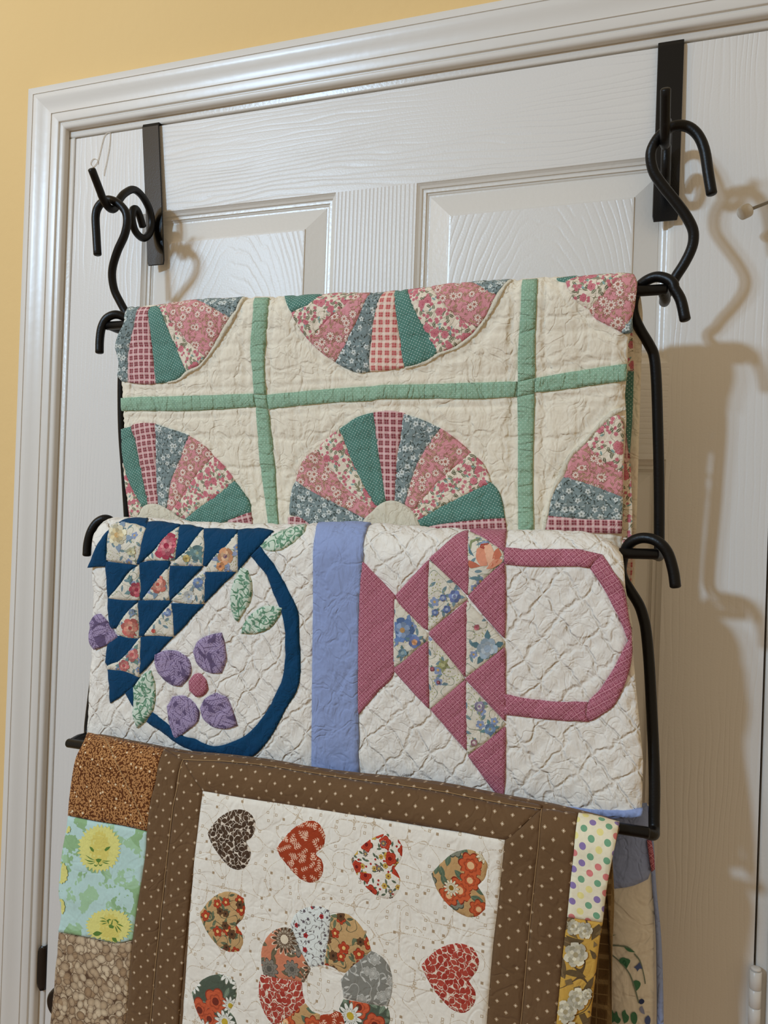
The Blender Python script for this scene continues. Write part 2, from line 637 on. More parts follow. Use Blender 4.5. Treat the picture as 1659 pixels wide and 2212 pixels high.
@mat
def cream_vines(g):
    P = g.P()
    c = lin((242, 236, 222))
    dash = g.m('GREATER_THAN', g.noise(P, 0.9, 0.0), 0.42)
    for sd in (1, 5):
        c = g.mix(g.m('MULTIPLY', dash, g.vine(P, 30.0, sd, 0.005)), c, lin((206, 188, 162)))
    x, y, a, b, d = g.cells(P, 9.0, 3)
    m_ = g.m('MAXIMUM', g.m('ABSOLUTE', x), g.m('ABSOLUTE', y))
    keep = g.m('LESS_THAN', a, 0.45)
    c = g.mix(g.m('MULTIPLY', keep, g.m('LESS_THAN', g.m('ABSOLUTE', g.m('SUBTRACT', m_, 1.0)), 0.28)), c, lin((190, 168, 138)))
    c = g.mix(g.m('MULTIPLY', g.m('LESS_THAN', a, 0.14), g.m('LESS_THAN', m_, 1.1)), c, lin((176, 152, 122)))
    return g.cloth(c, 0.9, size=20.0)


MATS['red_leaves'] = layered(None, (238, 222, 200), ((166, 56, 44), (184, 78, 62)), 6.6, 3.5, 2.5, (2, 5, 8, 11), 0.34)
MATS['brown_leaves'] = layered(None, (228, 214, 194), ((70, 52, 38), (90, 68, 50)), 6.2, 3.3, 2.3, (2, 5, 8, 11), 0.30)


@mat
def rust_sprigs(g):
    P = g.P()
    c = g.mix(g.noise(P, 0.12, 3.0), lin((178, 72, 38)), lin((158, 58, 32)))
    for sd in (2, 6):
        x, y, a, b, d = g.cells(P, 10.0, sd)
        an = g.m('MULTIPLY', a, 6.28)
        u = g.m('ADD', g.m('MULTIPLY', x, g.m('COSINE', an)), g.m('MULTIPLY', y, g.m('SINE', an)))
        v = g.m('SUBTRACT', g.m('MULTIPLY', y, g.m('COSINE', an)), g.m('MULTIPLY', x, g.m('SINE', an)))
        stem = g.m('MULTIPLY', g.m('LESS_THAN', g.m('ABSOLUTE', v), 0.25), g.m('LESS_THAN', g.m('ABSOLUTE', u), 4.0))
        tw = g.m('MULTIPLY', g.m('LESS_THAN', g.m('ABSOLUTE', g.m('SUBTRACT', g.m('FRACT', g.m('ADD', g.m('DIVIDE', u, 2.2), g.m('MULTIPLY', g.m('ABSOLUTE', v), 0.25))), 0.5)), 0.2),
                 g.m('MULTIPLY', g.m('LESS_THAN', g.m('ABSOLUTE', v), 1.9), g.m('LESS_THAN', g.m('ABSOLUTE', u), 3.6)))
        c = g.mix(g.m('MAXIMUM', stem, tw), c, lin((240, 196, 166)))
    return g.cloth(c, 0.5)


def meadow(base, layers, leaves, vine=None):
    def f(g):
        P = g.P()
        c = lin(base)
        if vine:
            c = g.mix(g.vine(P, vine[0], 3, vine[1]), c, lin(vine[2]))
        for i, (size, a, b, keep, col) in enumerate(leaves):
            k, u, v, _ = g.leaf(P, size, 3 + 2.7 * i, a, b, keep)
            c = g.mix(k, c, lin(col))
            c = g.mix(g.m('MULTIPLY', k, g.m('LESS_THAN', g.m('ABSOLUTE', v), 0.1)), c, tuple(x * 1.5 for x in lin(col)))
        for i, (size, R, n, depth, keep, col, rim, heart) in enumerate(layers):
            fm, h, q, _ = g.flower(P, size, 1.6 + 3.1 * i, R, n, depth, keep)
            c = g.mix(fm, c, lin(col))
            # petal seams and a dark rim
            c = g.mix(g.m('MULTIPLY', fm, g.m('GREATER_THAN', q, 0.90)), c, lin(rim))
            c = g.mix(g.m('MULTIPLY', fm, g.step(g.m('ABSOLUTE', g.m('SUBTRACT', q, 0.5)), 0.06, 0.05, 0.6, 0.0)), c, lin(rim))
            c = g.mix(h, c, lin(heart))
        return g.cloth(c, 0.5)
    return f


MATS['bright_meadow'] = meadow((238, 230, 214), [(9, 3.2, 6, .15, .5, (214, 178, 84), (150, 110, 50), (120, 70, 40)), (13, 6.4, 5, .14, .75, (196, 70, 46), (140, 40, 30), (120, 30, 26)), (12, 3.6, 8, .3, .4, (72, 52, 44), (230, 220, 200), (220, 180, 90))],
                               [(6.5, 2.6, 1.0, .7, (92, 104, 82)), (6, 1.2, 1.1, .5, (170, 50, 40))])
MATS['tan_garden'] = meadow((198, 158, 106), [(20, 10, 8, .12, .5, (134, 134, 116), (74, 78, 66), (90, 92, 78)), (22, 11.5, 7, .16, .75, (206, 96, 56), (140, 54, 34), (236, 190, 140)), (23, 9.5, 12, .34, .55, (236, 226, 196), (120, 96, 52), (150, 112, 40))],
                            [(11, 6, 2.8, .8, (96, 112, 88))])
MATS['tan_sprigs'] = meadow((202, 164, 112), [(15, 5.6, 5, .2, .7, (190, 74, 44), (130, 44, 28), (232, 196, 120)), (16, 4.6, 6, .16, .45, (110, 76, 48), (70, 48, 34), (60, 40, 28))],
                            [(9, 4.6, 1.5, .75, (104, 112, 84)), (11, 3.4, 1.2, .5, (92, 96, 72))], (14, .012, (110, 100, 70)))
MATS['peach_mums'] = meadow((214, 134, 100), [(24, 11, 9, .2, .6, (140, 132, 118), (84, 80, 72), (96, 92, 82)), (26, 15, 15, .34, .9, (96, 72, 52), (238, 222, 194), (230, 214, 186))],
                            [(12, 6, 2.4, .7, (110, 100, 76))])
MATS['white_sprigs'] = meadow((228, 232, 224), [(13, 2.4, 5, .15, .5, (176, 54, 54), (130, 40, 44), (110, 30, 34)), (8, 1.8, 5, .3, .6, (110, 96, 100), (90, 80, 84), (80, 70, 70))],
                              [(4.6, 1.7, .6, .6, (120, 114, 112))], (9, .012, (128, 122, 118)))
MATS['grey_roses'] = meadow((138, 136, 126), [(15, 5.5, 6, .2, .7, (172, 170, 160), (206, 204, 194), (200, 198, 188))],
                            [(7, 3, 1.0, .7, (198, 196, 186))], (13, .014, (192, 190, 180)))
MATS['daisy_print'] = meadow((84, 94, 78), [(27, 13, 5, .16, .75, (206, 96, 60), (150, 60, 40), (120, 50, 36)), (25, 13, 11, .34, .9, (240, 238, 226), (120, 122, 100), (204, 176, 60))],
                             [(12, 6, 2.2, .8, (120, 134, 112))])
MATS['yellow_roses'] = meadow((208, 164, 76), [], [(22, 13, 4.6, .8, (112, 90, 60)), (26, 11, 3.2, .5, (90, 70, 46))], (30, .010, (100, 78, 50)))


@mat
def candy_dots(g):
    P = g.P()
    lx, ly, idv = g.lattice(P, 9.4)
    wn = g.n('TexWhiteNoise', {'Vector': idv}, noise_dimensions='2D').outputs['Value']
    cr = g.n('ValToRGB', {0: wn})
    cr.color_ramp.interpolation = 'CONSTANT'
    el = cr.color_ramp.elements
    el[0].position, el[0].color = 0.0, (*lin((146, 126, 178)), 1)
    el[1].position, el[1].color = 0.27, (*lin((224, 134, 130)), 1)
    for p_, c_ in ((0.52, (122, 172, 136)), (0.74, (240, 228, 150))):
        e = el.new(p_)
        e.color = (*lin(c_), 1)
    r = g.m('SQRT', g.m('ADD', g.m('MULTIPLY', lx, lx), g.m('MULTIPLY', ly, ly)))
    return g.cloth(g.mix(g.m('LESS_THAN', r, 2.8), lin((242, 234, 204)), cr.outputs[0]), 0.5, size=24.0)


@mat
def topstitch_thread(g):
    return g.done(lin((176, 142, 98)), 0.8)


# ------------------------------------------------------------------ object helpers
def tag(o, label=None, cat=None, group=None, kind=None):
    for k, v in (('label', label), ('category', cat), ('group', group), ('kind', kind)):
        if v:
            o[k] = v
    return o


def empty(name, loc, label, cat, kind=None, group=None):
    o = bpy.data.objects.new(name, None)
    o.location = tuple(loc)
    o.empty_display_size = 0.05
    COL.objects.link(o)
    return tag(o, label, cat, group, kind)


def mesh(name, verts, faces, mats, parent=None, smooth=True, uvs=None, mi=None):
    me = bpy.data.meshes.new(name)
    me.from_pydata([tuple(map(float, v)) for v in verts], [], [tuple(map(int, f)) for f in faces])
    for m_ in (mats if isinstance(mats, (list, tuple)) else [mats]):
        me.materials.append(m_)
    if mi is not None:
        me.polygons.foreach_set('material_index', np.asarray(mi, dtype=np.int32))
    me.polygons.foreach_set('use_smooth', [smooth] * len(me.polygons))
    if uvs is not None:
        lay = me.uv_layers.new(name='UVMap')
        idx = np.empty(len(me.loops), dtype=np.int32)
        me.loops.foreach_get('vertex_index', idx)
        lay.data.foreach_set('uv', np.asarray(uvs, dtype=np.float32)[idx].ravel())
    me.update()
    o = bpy.data.objects.new(name, me)
    COL.objects.link(o)
    if parent is not None:
        o.parent = parent
        o.matrix_parent_inverse = Matrix.Translation(-world_loc(parent))
    return o


def world_loc(o):
    v = Vector(o.location)
    p = o.parent
    return v if p is None else v    # parents of parents sit at the origin of their thing: see mesh()


def box(x0, x1, y0, y1, z0, z1):
    v = [(x, y, z) for z in (z0, z1) for y in (y0, y1) for x in (x0, x1)]
    f = [(0, 2, 3, 1), (4, 5, 7, 6), (0, 1, 5, 4), (2, 6, 7, 3), (0, 4, 6, 2), (1, 3, 7, 5)]
    return v, f


def merge(parts):
    V, F = [], []
    for v, f in parts:
        b = len(V)
        V += list(v)
        F += [tuple(i + b for i in q) for q in f]
    return V, F


def catmull(pts, n=6):
    p = [np.asarray(q, float) for q in pts]
    p = [2 * p[0] - p[1]] + p + [2 * p[-1] - p[-2]]
    out = []
    for i in range(1, len(p) - 2):
        for k in range(n):
            t = k / n
            a, b, c, d = p[i - 1], p[i], p[i + 1], p[i + 2]
            out.append(0.5 * (2 * b + (c - a) * t + (2 * a - 5 * b + 4 * c - d) * t * t + (3 * b - a - 3 * c + d) * t ** 3))
    out.append(p[-2])
    return out


def tube(path, r, seg=12, cap=True):
    """a round rod along a path, its ends softly rounded"""
    p = [np.asarray(q, float) for q in path]
    rr = [r] * len(p)
    if cap:
        t0 = (p[0] - p[1]) / max(1e-9, np.linalg.norm(p[0] - p[1]))
        t1 = (p[-1] - p[-2]) / max(1e-9, np.linalg.norm(p[-1] - p[-2]))
        p = [p[0] + t0 * r * .35, p[0] + t0 * r * .22] + p + [p[-1] + t1 * r * .22, p[-1] + t1 * r * .35]
        rr = [r * .55, r * .86] + rr + [r * .86, r * .55]
    V, F = [], []
    t = p[1] - p[0]
    up = np.array([0, 0, 1.0]) if abs(t[2]) < 0.8 * np.linalg.norm(t) else np.array([0, 1.0, 0])
    nx = None
    for i, q in enumerate(p):
        t = p[min(i + 1, len(p) - 1)] - p[max(i - 1, 0)]
        t = t / max(1e-9, np.linalg.norm(t))
        if nx is None:
            nx = np.cross(up, t)
        nx = nx - t * (nx @ t)
        nx = nx / np.linalg.norm(nx)
        ny = np.cross(t, nx)
        for k in range(seg):
            a = 2 * PI * k / seg
            V.append(q + rr[i] * (math.cos(a) * nx + math.sin(a) * ny))
    for i in range(len(p) - 1):
        for k in range(seg):
            k2 = (k + 1) % seg
            F.append((i * seg + k, i * seg + k2, (i + 1) * seg + k2, (i + 1) * seg + k))
    F.append(tuple(range(seg - 1, -1, -1)))
    F.append(tuple((len(p) - 1) * seg + k for k in range(seg)))
    return V, F


def lathe(c, axis, prof, seg=24):
    """a turned solid: prof = [(distance along the axis, radius)]"""
    a = np.asarray(axis, float)
    a = a / np.linalg.norm(a)
    u = np.cross(a, [0, 0, 1.0] if abs(a[2]) < .9 else [1.0, 0, 0])
    u = u / np.linalg.norm(u)
    v = np.cross(a, u)
    V, F = [], []
    for h, r in prof:
        for k in range(seg):
            t = 2 * PI * k / seg
            V.append(np.asarray(c) + a * h + r * (math.cos(t) * u + math.sin(t) * v))
    for i in range(len(prof) - 1):
        for k in range(seg):
            k2 = (k + 1) % seg
            F.append((i * seg + k, i * seg + k2, (i + 1) * seg + k2, (i + 1) * seg + k))
    F.append(tuple(range(seg - 1, -1, -1)))
    F.append(tuple((len(prof) - 1) * seg + k for k in range(seg)))
    return V, F

# ------------------------------------------------------------------ the setting
DW, DT = 0.8713, 2.0405          # the door's width and the height of its top
V, F = merge([box(-2.2, -0.062, 0, .12, 0, 2.75), box(DW + .062, 2.6, 0, .12, 0, 2.75), box(-0.062, DW + .062, 0, .12, DT + .062, 2.75)])
wall = mesh('wall_back', V, F, MT('yellow_wall'), smooth=False)
tag(wall, 'warm yellow painted wall around the white door casing', 'wall', kind='structure')
fl = mesh('floor', *box(-2.2, 2.6, -3.2, .15, -.04, 0), MT('oak_floor'), smooth=False)
tag(fl, 'brown wooden floor below the door', 'floor', kind='structure')

# casing: moulding profile (distance outwards from the opening, thickness), mitred
CAS = [(0, 0), (0, .005), (.0008, .0078), (.0028, .0094), (.0052, .0098), (.0070, .0088), (.0082, .0076), (.0092, .0078), (.0098, .0104), (.0108, .0112),
       (.0205, .0116), (.0209, .0104), (.0217, .0104), (.0221, .0120), (.026, .0122), (.031, .0130), (.036, .0145), (.041, .0163), (.0445, .0172), (.0478, .0174),
       (.0482, .0163), (.0489, .0163), (.0493, .0176), (.0570, .0176), (.0582, .0168), (.0586, .0150), (.0586, 0)]
CI = 0.0120                       # reveal between the door's edge and the casing


def casing(name, kind, label):
    V, F = [], []
    n = len(CAS)
    for w_, t in CAS:
        o = CI + w_
        if kind == 'left':
            V += [(-o, -t, 0), (-o, -t, DT + o)]
        elif kind == 'right':
            V += [(DW + o, -t, DT + o), (DW + o, -t, 0)]
        else:
            V += [(-o, -t, DT + o), (DW + o, -t, DT + o)]
    for i in range(n - 1):
        F.append((2 * i, 2 * i + 2, 2 * i + 3, 2 * i + 1))
    o = mesh(name, V, F, MT('casing_paint'), smooth=False)
    m_ = o.modifiers.new('edge', 'EDGE_SPLIT')
    m_.split_angle = math.radians(38)
    o.data.polygons.foreach_set('use_smooth', [True] * len(o.data.polygons))
    return tag(o, label, 'trim', kind='structure')


casing('trim_1', 'left', 'white moulded door casing up the latch side beside yellow wall')
casing('trim_2', 'head', 'white moulded casing across the top of the door')
casing('trim_3', 'right', 'white moulded door casing up the hinge side of the door')


def jamb(name, b, label):
    # board with a rounded front arris
    x0, x1, z0, z1, ax = b
    v, f = box(x0, x1, .0005, .12, z0, z1)
    o = mesh(name, v, f, MT('white_paint'), smooth=True)
    m_ = o.modifiers.new('arris', 'BEVEL')
    m_.width = .0026
    m_.segments = 3
    return tag(o, label, 'door jamb', kind='structure')


jl = jamb('trim_4', (-.0620, -.0030, 0, DT + .003, 0), 'white door jamb board on the latch side')
jr = jamb('trim_5', (DW + .0022, DW + .062, 0, DT + .003, 0), 'white door jamb board on the hinge side')
jt = jamb('trim_6', (-.062, DW + .062, DT + .003, DT + .062, 0), 'white head jamb board above the door')
st = mesh('trim_7', *merge([box(-.003, .012, .040, .12, 0, DT + .003), box(DW - .012, DW + .0022, .040, .12, 0, DT + .003), box(.012, DW - .012, .040, .12, DT - .012, DT + .003)]), MT('white_paint'), smooth=False)
tag(st, 'white door stop strips behind the closed door', 'trim', kind='structure')

# strike plate: a black lip curling round the jamb's front edge
zc, V, F = .9115, [], []
prof = [(-.0032, .030), (-.0032, .004), (-.0040, -.0012), (-.0075, -.0030), (-.0120, -.0038), (-.0150, -.0030)]
rows = 15
for j in range(rows):
    s_ = -1 + 2 * j / (rows - 1)
    reach = math.sqrt(max(0, 1 - (abs(s_) ** 1.9)))
    for i, (x, y) in enumerate(prof):
        k = 1.0 if i < 2 else (.35 + .65 * reach)
        V.append((-.0032 + (x + .0032) * k + .0012, y, zc + s_ * .030))
for j in range(rows - 1):
    for i in range(len(prof) - 1):
        a = j * len(prof) + i
        F.append((a, a + 1, a + len(prof) + 1, a + len(prof)))
sp = mesh('strike_plate', V, F, MT('dark_bronze'), jl)
sp.modifiers.new('thick', 'SOLIDIFY').thickness = .0016
sp['label'] = 'black strike plate lip'

# ------------------------------------------------------------------ the door: stiles, rails, mullions and raised panels
door = empty('door_1', (0, 0, 0), 'white six panel moulded door behind the hanging quilts', 'door', 'structure')
XS = [0, .1132, .3898, .4913, .7735, DW]
ZS = [DT, 1.9270, 1.7100, 1.6100, .9300, .8000, .2400, .006]
TH = .035


def board(name, x0, x1, z0, z1, material, along='z'):
    v, f = box(x0, x1, 0, TH, z0, z1)
    ox, oz = random.uniform(-3, 3), random.uniform(-3, 3)
    uv = [((p[0] - x0 + ox, p[2] + oz) if along == 'z' else (p[2] - z0 + ox, p[0] + oz)) for p in v]
    return mesh(name, v, f, MT(material), door, False, uv)


board('stile', XS[0], XS[1], ZS[7], ZS[0], 'door_grain')
board('stile', XS[4], XS[5], ZS[7], ZS[0], 'door_grain')
for a, b in ((0, 1), (2, 3), (4, 5), (6, 7)):
    board('rail', XS[1], XS[4], ZS[b], ZS[a], 'door_grain', 'x')
for a, b in ((1, 2), (3, 4), (5, 6)):
    board('mullion', XS[2], XS[3], ZS[b], ZS[a], 'door_comb')

# panel: (inset from the opening, depth behind the face)
PAN = [(0, 0), (.0010, .0012), (.0030, .0030), (.0056, .0042), (.0060, .0056), (.0072, .0060), (.0100, .0060), (.0104, .0078), (.0118, .0082), (.0130, .0092), (.0150, .0092),
       (.0154, .0086), (.0190, .0076), (.0400, .0022), (.0403, .0008), (.0420, .0006)]


def panel(x0, x1, z0, z1):
    V, F, U, MI = [], [], [], []
    cx, cz = (x0 + x1) / 2, (z0 + z1) / 2
    for o, d in PAN:
        for x, z in ((x0 + o, z0 + o), (x1 - o, z0 + o), (x1 - o, z1 - o), (x0 + o, z1 - o)):
            V.append((x, d, z))
            U.append((x - cx, z - z0))
    n = len(PAN)
    for i in range(n - 1):
        for k in range(4):
            k2 = (k + 1) % 4
            F.append((4 * i + k, 4 * i + k2, 4 * i + 4 + k2, 4 * i + 4 + k))
            MI.append(0)
    F.append((4 * n - 4, 4 * n - 3, 4 * n - 2, 4 * n - 1))
    MI.append(1)
    return mesh('panel', V, F, [MT('white_paint'), MT('door_cathedral')], door, False, U, MI)


for a, b in ((1, 2), (3, 4), (5, 6)):
    panel(XS[1], XS[2], ZS[b], ZS[a])
    panel(XS[3], XS[4], ZS[b], ZS[a])

# knob, half hidden behind the heart quilt
kc = np.array([.0740, 0, .9130])
kn = mesh('doorknob', *lathe(kc, (0, -1, 0), [(0, .030), (.003, .0315), (.006, .029), (.008, .015), (.026, .0105), (.032, .0125), (.038, .0178), (.048, .0196), (.056, .0196), (.060, .0188), (.0612, .0168), (.0600, .0125), (.0596, .0095), (.0612, .0085), (.0612, .002)], 32), MT('dark_bronze'), door)
kn['label'] = 'black round doorknob'
# hinges
for hz in (1.810, 1.0630, .26):
    hp = mesh('hinge', *box(DW - .0012, DW + .0020, -.0015, .03, hz - .044, hz + .044), MT('white_paint'), door, False)
    hx, hy = DW + .0016, -.0066
    for k in range(5):
        z0 = hz - .0445 + .0178 * k
        mesh('knuckle', *lathe((hx, hy, z0 + .0003), (0, 0, 1), [(0, .0050), (.0005, .0056), (.0169, .0056), (.0173, .0050)], 20), MT('white_paint'), hp)
    mesh('pin', *lathe((hx, hy, hz + .0445), (0, 0, 1), [(0, .0030), (.0012, .0050), (.0028, .0046), (.0036, .0026)], 20), MT('white_paint'), hp)

# ------------------------------------------------------------------ hinge pin door stop at the frame's right edge
ds = empty('door_stop', (DW, -.0066, 1.87), 'hinge pin door stop with white rubber tip on metal rod near the hinge', 'door stop')
tipc, rod1 = at(1602, 461, .040), np.array([DW + .004, -.012, 1.868])
tipe = at(1620, 452, .036)
ax = tipe - tipc
mesh('rod', *tube([tipc + ax * .6, (tipe + rod1) / 2, rod1], .0016, 8), MT('nickel'), ds)
L_ = np.linalg.norm(ax)
mesh('rubber_tip', *lathe(tipc - ax * .15, ax, [(0, .0050), (.0012, .0064), (L_ * .85, .0066), (L_, .0064), (L_ + .0004, .0048)], 20), MT('rubber_white'), ds)
mesh('collar', *lathe(tipc + ax * .80, ax, [(0, .0044), (.0012, .0046), (.0024, .0042), (.0030, .002)], 16), MT('nickel'), ds)
mesh('pin_ring', *lathe((DW + .0016, -.0066, 1.8640), (0, 0, 1), [(0, .006), (.0005, .0078), (.0035, .0078), (.004, .006)], 20), MT('nickel'), ds)

# a loose thread on the door's face
Z3 = lambda x, y: (x / 3.95 + 160, y / 3.95 + 240)
th = empty('loose_thread', at(*Z3(310, 190), .001), 'thin white thread looped down the top corner of the door', 'thread')
mesh('strand', *tube(catmull([at(*Z3(*p), .0012) for p in ((312, 186), (280, 190), (258, 215), (240, 270), (215, 380), (195, 440), (165, 475), (145, 460), (142, 440), (160, 410), (185, 408), (202, 430), (200, 452))], 5), .00045, 6), MT('thread_white'), th)
mesh('strand', *tube(catmull([at(*Z3(*p), .0012) for p in ((308, 188), (305, 260), (295, 340), (278, 430), (262, 500), (254, 550))], 5), .00045, 6), MT('thread_white'), th)


# ------------------------------------------------------------------ over-the-door hooks
def over_hook(xc, label, lean):
    e = empty('over_door_hook', (xc, 0, DT), label, 'hook', group=None)
    hw = .0128
    # strap: over the top of the door and down its front, with rounded lower corners
    path = [(.037, DT - .030), (.037, DT + .0016), (-.0024, DT + .0016), (-.0030, DT - .0010), (-.0046, 1.930), (-.0075, 1.875)]
    path += [(-.0085, 1.868)]
    V, F = [], []
    prof = [(-hw, 0), (hw, 0)]
    zb = 1.855
    pts = [(.0370, DT - .03), (.0370, DT + .0014), (-.0026, DT + .0014), (-.0034, DT - .002), (-.0044, 1.96), (-.0056, 1.90), (-.0066, zb + .006), (-.0068, zb)]
    for i, (y, z) in enumerate(pts):
        k = 1.0 if i < len(pts) - 1 else .90
        lx = lean * (DT - z)
        V += [(xc - hw * k + lx, y, z), (xc + hw * k + lx, y, z)]
    for i in range(len(pts) - 1):
        F.append((2 * i, 2 * i + 1, 2 * i + 3, 2 * i + 2))
    s_ = mesh('strap', V, F, MT('black_strap'), e, False)
    m_ = s_.modifiers.new('thick', 'SOLIDIFY')
    m_.thickness = .0022
    m_.offset = -1
    b_ = s_.modifiers.new('soft', 'BEVEL')
    b_.width = .0007
    b_.segments = 2
    # curled rod: spiral against the strap, a valley, a raised tip
    prof = [(.0319, 1.8975), (.0405, 1.9105), (.0468, 1.9143), (.0526, 1.9101), (.0530, 1.8982), (.0454, 1.8862), (.0300, 1.8832), (.0175, 1.8940), (.0140, 1.9095), (.0210, 1.9250),
            (.0365, 1.9353), (.0529, 1.9363), (.0682, 1.9260), (.0775, 1.9153), (.0855, 1.9015), (.0930, 1.8972), (.1020, 1.8995), (.1095, 1.9060), (.1132, 1.9110), (.1283, 1.9300)]
    lx = lean * .14
    mesh('curled_rod', *tube(catmull([(xc + lx, -d, z) for d, z in prof], 5), .0046, 12), MT('black_iron'), e)
    return e


over_hook(.1238, 'black over the door hook with curled rod on the latch side', .100)
over_hook(.7650, 'black over the door hook with curled rod beside the door stop', .0)

# ------------------------------------------------------------------ the three linked wire hangers
Z4 = lambda x, y: (x / 3.351 + 1320, y / 3.351 + 60)
R_ = .0049


def hanger(label, bar, left, right, loc):
    e = empty('quilt_hanger', loc, label, 'hanger')
    a, b = np.asarray(bar[0]), np.asarray(bar[1])
    mesh('crossbar', *tube([a, a * .75 + b * .25, (a + b) / 2, a * .25 + b * .75, b], R_, 14), MT('black_iron'), e)
    mesh('side_arm', *tube(catmull(left, 5), R_, 14), MT('black_iron'), e)
    mesh('side_arm', *tube(catmull(right, 5), R_, 14), MT('black_iron'), e)


# first: S shaped arms on the over-the-door hooks
dS = .0930
b1 = (at(231, 704, .113), at(1439, 625, .113))
DS = [.0930, .0930, .0930, .0932, .0932, .0932, .0930, .0925, .0915, .0890, .0850, .0800, .0760, .0715, .0680, .0650]
left = [at(*Z3(*p), d) for p, d in zip(((200, 1222), (190, 1050), (184, 900), (205, 820), (255, 768), (310, 757), (380, 790), (440, 860), (453, 950), (430, 1060), (372, 1190), (332, 1320), (325, 1420), (345, 1530), (388, 1620), (435, 1705)), DS)]
left += [at(284, 692, .0640), at(286, 710, .0680), at(262, 713, .0900), b1[0] + (.003, 0, 0)]
right = [at(*Z4(*p), max(.062, .0935 - .0000265 * max(0, p[1] - 900) * (1 if p[0] < 610 else 0))) for p in ((728, 1200), (703, 1050), (680, 900), (640, 795), (580, 730), (510, 707), (430, 722), (350, 785), (297, 870), (287, 950), (312, 1050), (380, 1150), (460, 1250), (535, 1350), (588, 1450), (597, 1530), (578, 1610), (528, 1710), (470, 1800), (428, 1880))]
right += [at(1437, 641, .0640), at(1435, 652, .0700), at(1437, 645, .0930), b1[1] + (-.003, 0, 0)]
hanger('black wire hanger with S arms holding the fan quilt, topmost', b1, left, right, (.45, -.1, 1.9))

# second: hooks over the first bar, verticals, bar under the basket quilt
d2 = .1010
Z5 = lambda x, y: (x / 6.144 + 1340, y / 6.144 + 320)
Z7 = lambda x, y: (x / 2.458 + 1360, y / 2.458 + 600)
b2 = (at(203, 1168, .124), at(1420, 1197, .124))
right = [at(*Z7(295, 222), .117), at(*Z7(272, 120), .117), at(*Z7(238, 58), .117), at(*Z5(700, 1800), .117), at(*Z5(640, 1748), .116), at(*Z5(550, 1715), .114), at(*Z5(460, 1712), .112), at(*Z5(370, 1745), .110), at(*Z5(290, 1800), .107),
         at(*Z5(215, 1880), .104), at(1371, 640, .102), at(1367, 660, .101), at(1370, 684, d2), at(1384, 714, .0995), at(1402, 744, .098), at(1413, 771, .097), at(1418, 828, .094), at(1421, 925, .088), at(1423, 1007, .083), at(1424, 1100, .077), at(1424, 1165, .074),
         at(1424, 1192, .075), at(1423, 1201, .084), at(1422, 1200, .108), b2[1] + (-.003, 0, 0)]
left = [at(*Z3(217, 2058), .117), at(*Z3(220, 1950), .117), at(*Z3(235, 1850), .117), at(*Z3(272, 1775), .116), at(*Z3(330, 1740), .114), at(*Z3(390, 1742), .111), at(275, 690, .107), at(284, 706, .103), at(286, 730, .100), at(277, 758, .099), at(266, 790, .096), at(263, 830, .094),
        at(264, 926, .088), at(270, 1016, .083), at(276, 1112, .077), at(279, 1180, .075), at(277, 1196, .080), at(240, 1188, .105), b2[0] + (.003, 0, 0)]
hanger('black wire hanger hooked over the topmost bar, holding the basket quilt', b2, left, right, (.45, -.1, 1.6))

# third: hooks over the second bar, bar under the heart quilt
Zc = lambda x, y: (x / 3.0727 + 1060, y / 3.0727 + 1120)
Za = lambda x, y: (x / 2.9625 + 140, y / 2.9625 + 1090)
b3 = (at(148, 1605, .156), at(1400, 1799, .156))
right = [at(*Zc(1226, 450), .128), at(*Zc(1212, 350), .128), at(*Zc(1180, 240), .128), at(*Zc(1135, 175), .128), at(*Zc(1075, 138), .126), at(*Zc(1000, 130), .123), at(*Zc(935, 155), .120), at(*Zc(895, 205), .117), at(1345, 1210, .114), at(1342, 1232, .113), at(1347, 1252, .113),
         at(1359, 1272, .114), at(1380, 1306, .115), at(1390, 1335, .116), at(1396, 1366, .117), at(1402, 1430, .120), at(1406, 1500, .123), at(1411, 1600, .128), at(1414, 1700, .133), at(1413, 1765, .136), at(1413, 1790, .139), at(1411, 1803, .148), b3[1] + (-.003, 0, 0)]
left = [at(*Za(141, 322), .128), at(*Za(146, 250), .128), at(*Za(165, 178), .128), at(*Za(200, 120), .126), at(*Za(248, 92), .123), at(238, 1124, .119), at(252, 1140, .116), at(258, 1165, .114), at(250, 1195, .113), at(235, 1230, .114), at(226, 1270, .114), at(217, 1360, .116),
        at(203, 1470, .118), at(192, 1560, .120), at(189, 1588, .124), at(170, 1596, .140), b3[0] + (.003, 0, 0)]
hanger('black wire hanger with square bottom corner, holding the heart quilt', b3, left, right, (.45, -.12, 1.35))

# ------------------------------------------------------------------ draped quilts
def vnoise(x, y, seed=0):
    xi, yi = np.floor(x), np.floor(y)
    fx, fy = x - xi, y - yi
    fx, fy = fx * fx * (3 - 2 * fx), fy * fy * (3 - 2 * fy)

    def h(i, j):
        q = np.sin(i * 127.1 + j * 311.7 + seed * 74.7) * 43758.5453
        return q - np.floor(q)
    return (h(xi, yi) * (1 - fx) + h(xi + 1, yi) * fx) * (1 - fy) + (h(xi, yi + 1) * (1 - fx) + h(xi + 1, yi + 1) * fx) * fy - .5


def fbm(x, y, seed=0, n=3):
    s_, a = 0, 1.0
    for k in range(n):
        s_ = s_ + a * vnoise(x * 2 ** k, y * 2 ** k, seed + 11 * k)
        a *= .5
    return s_


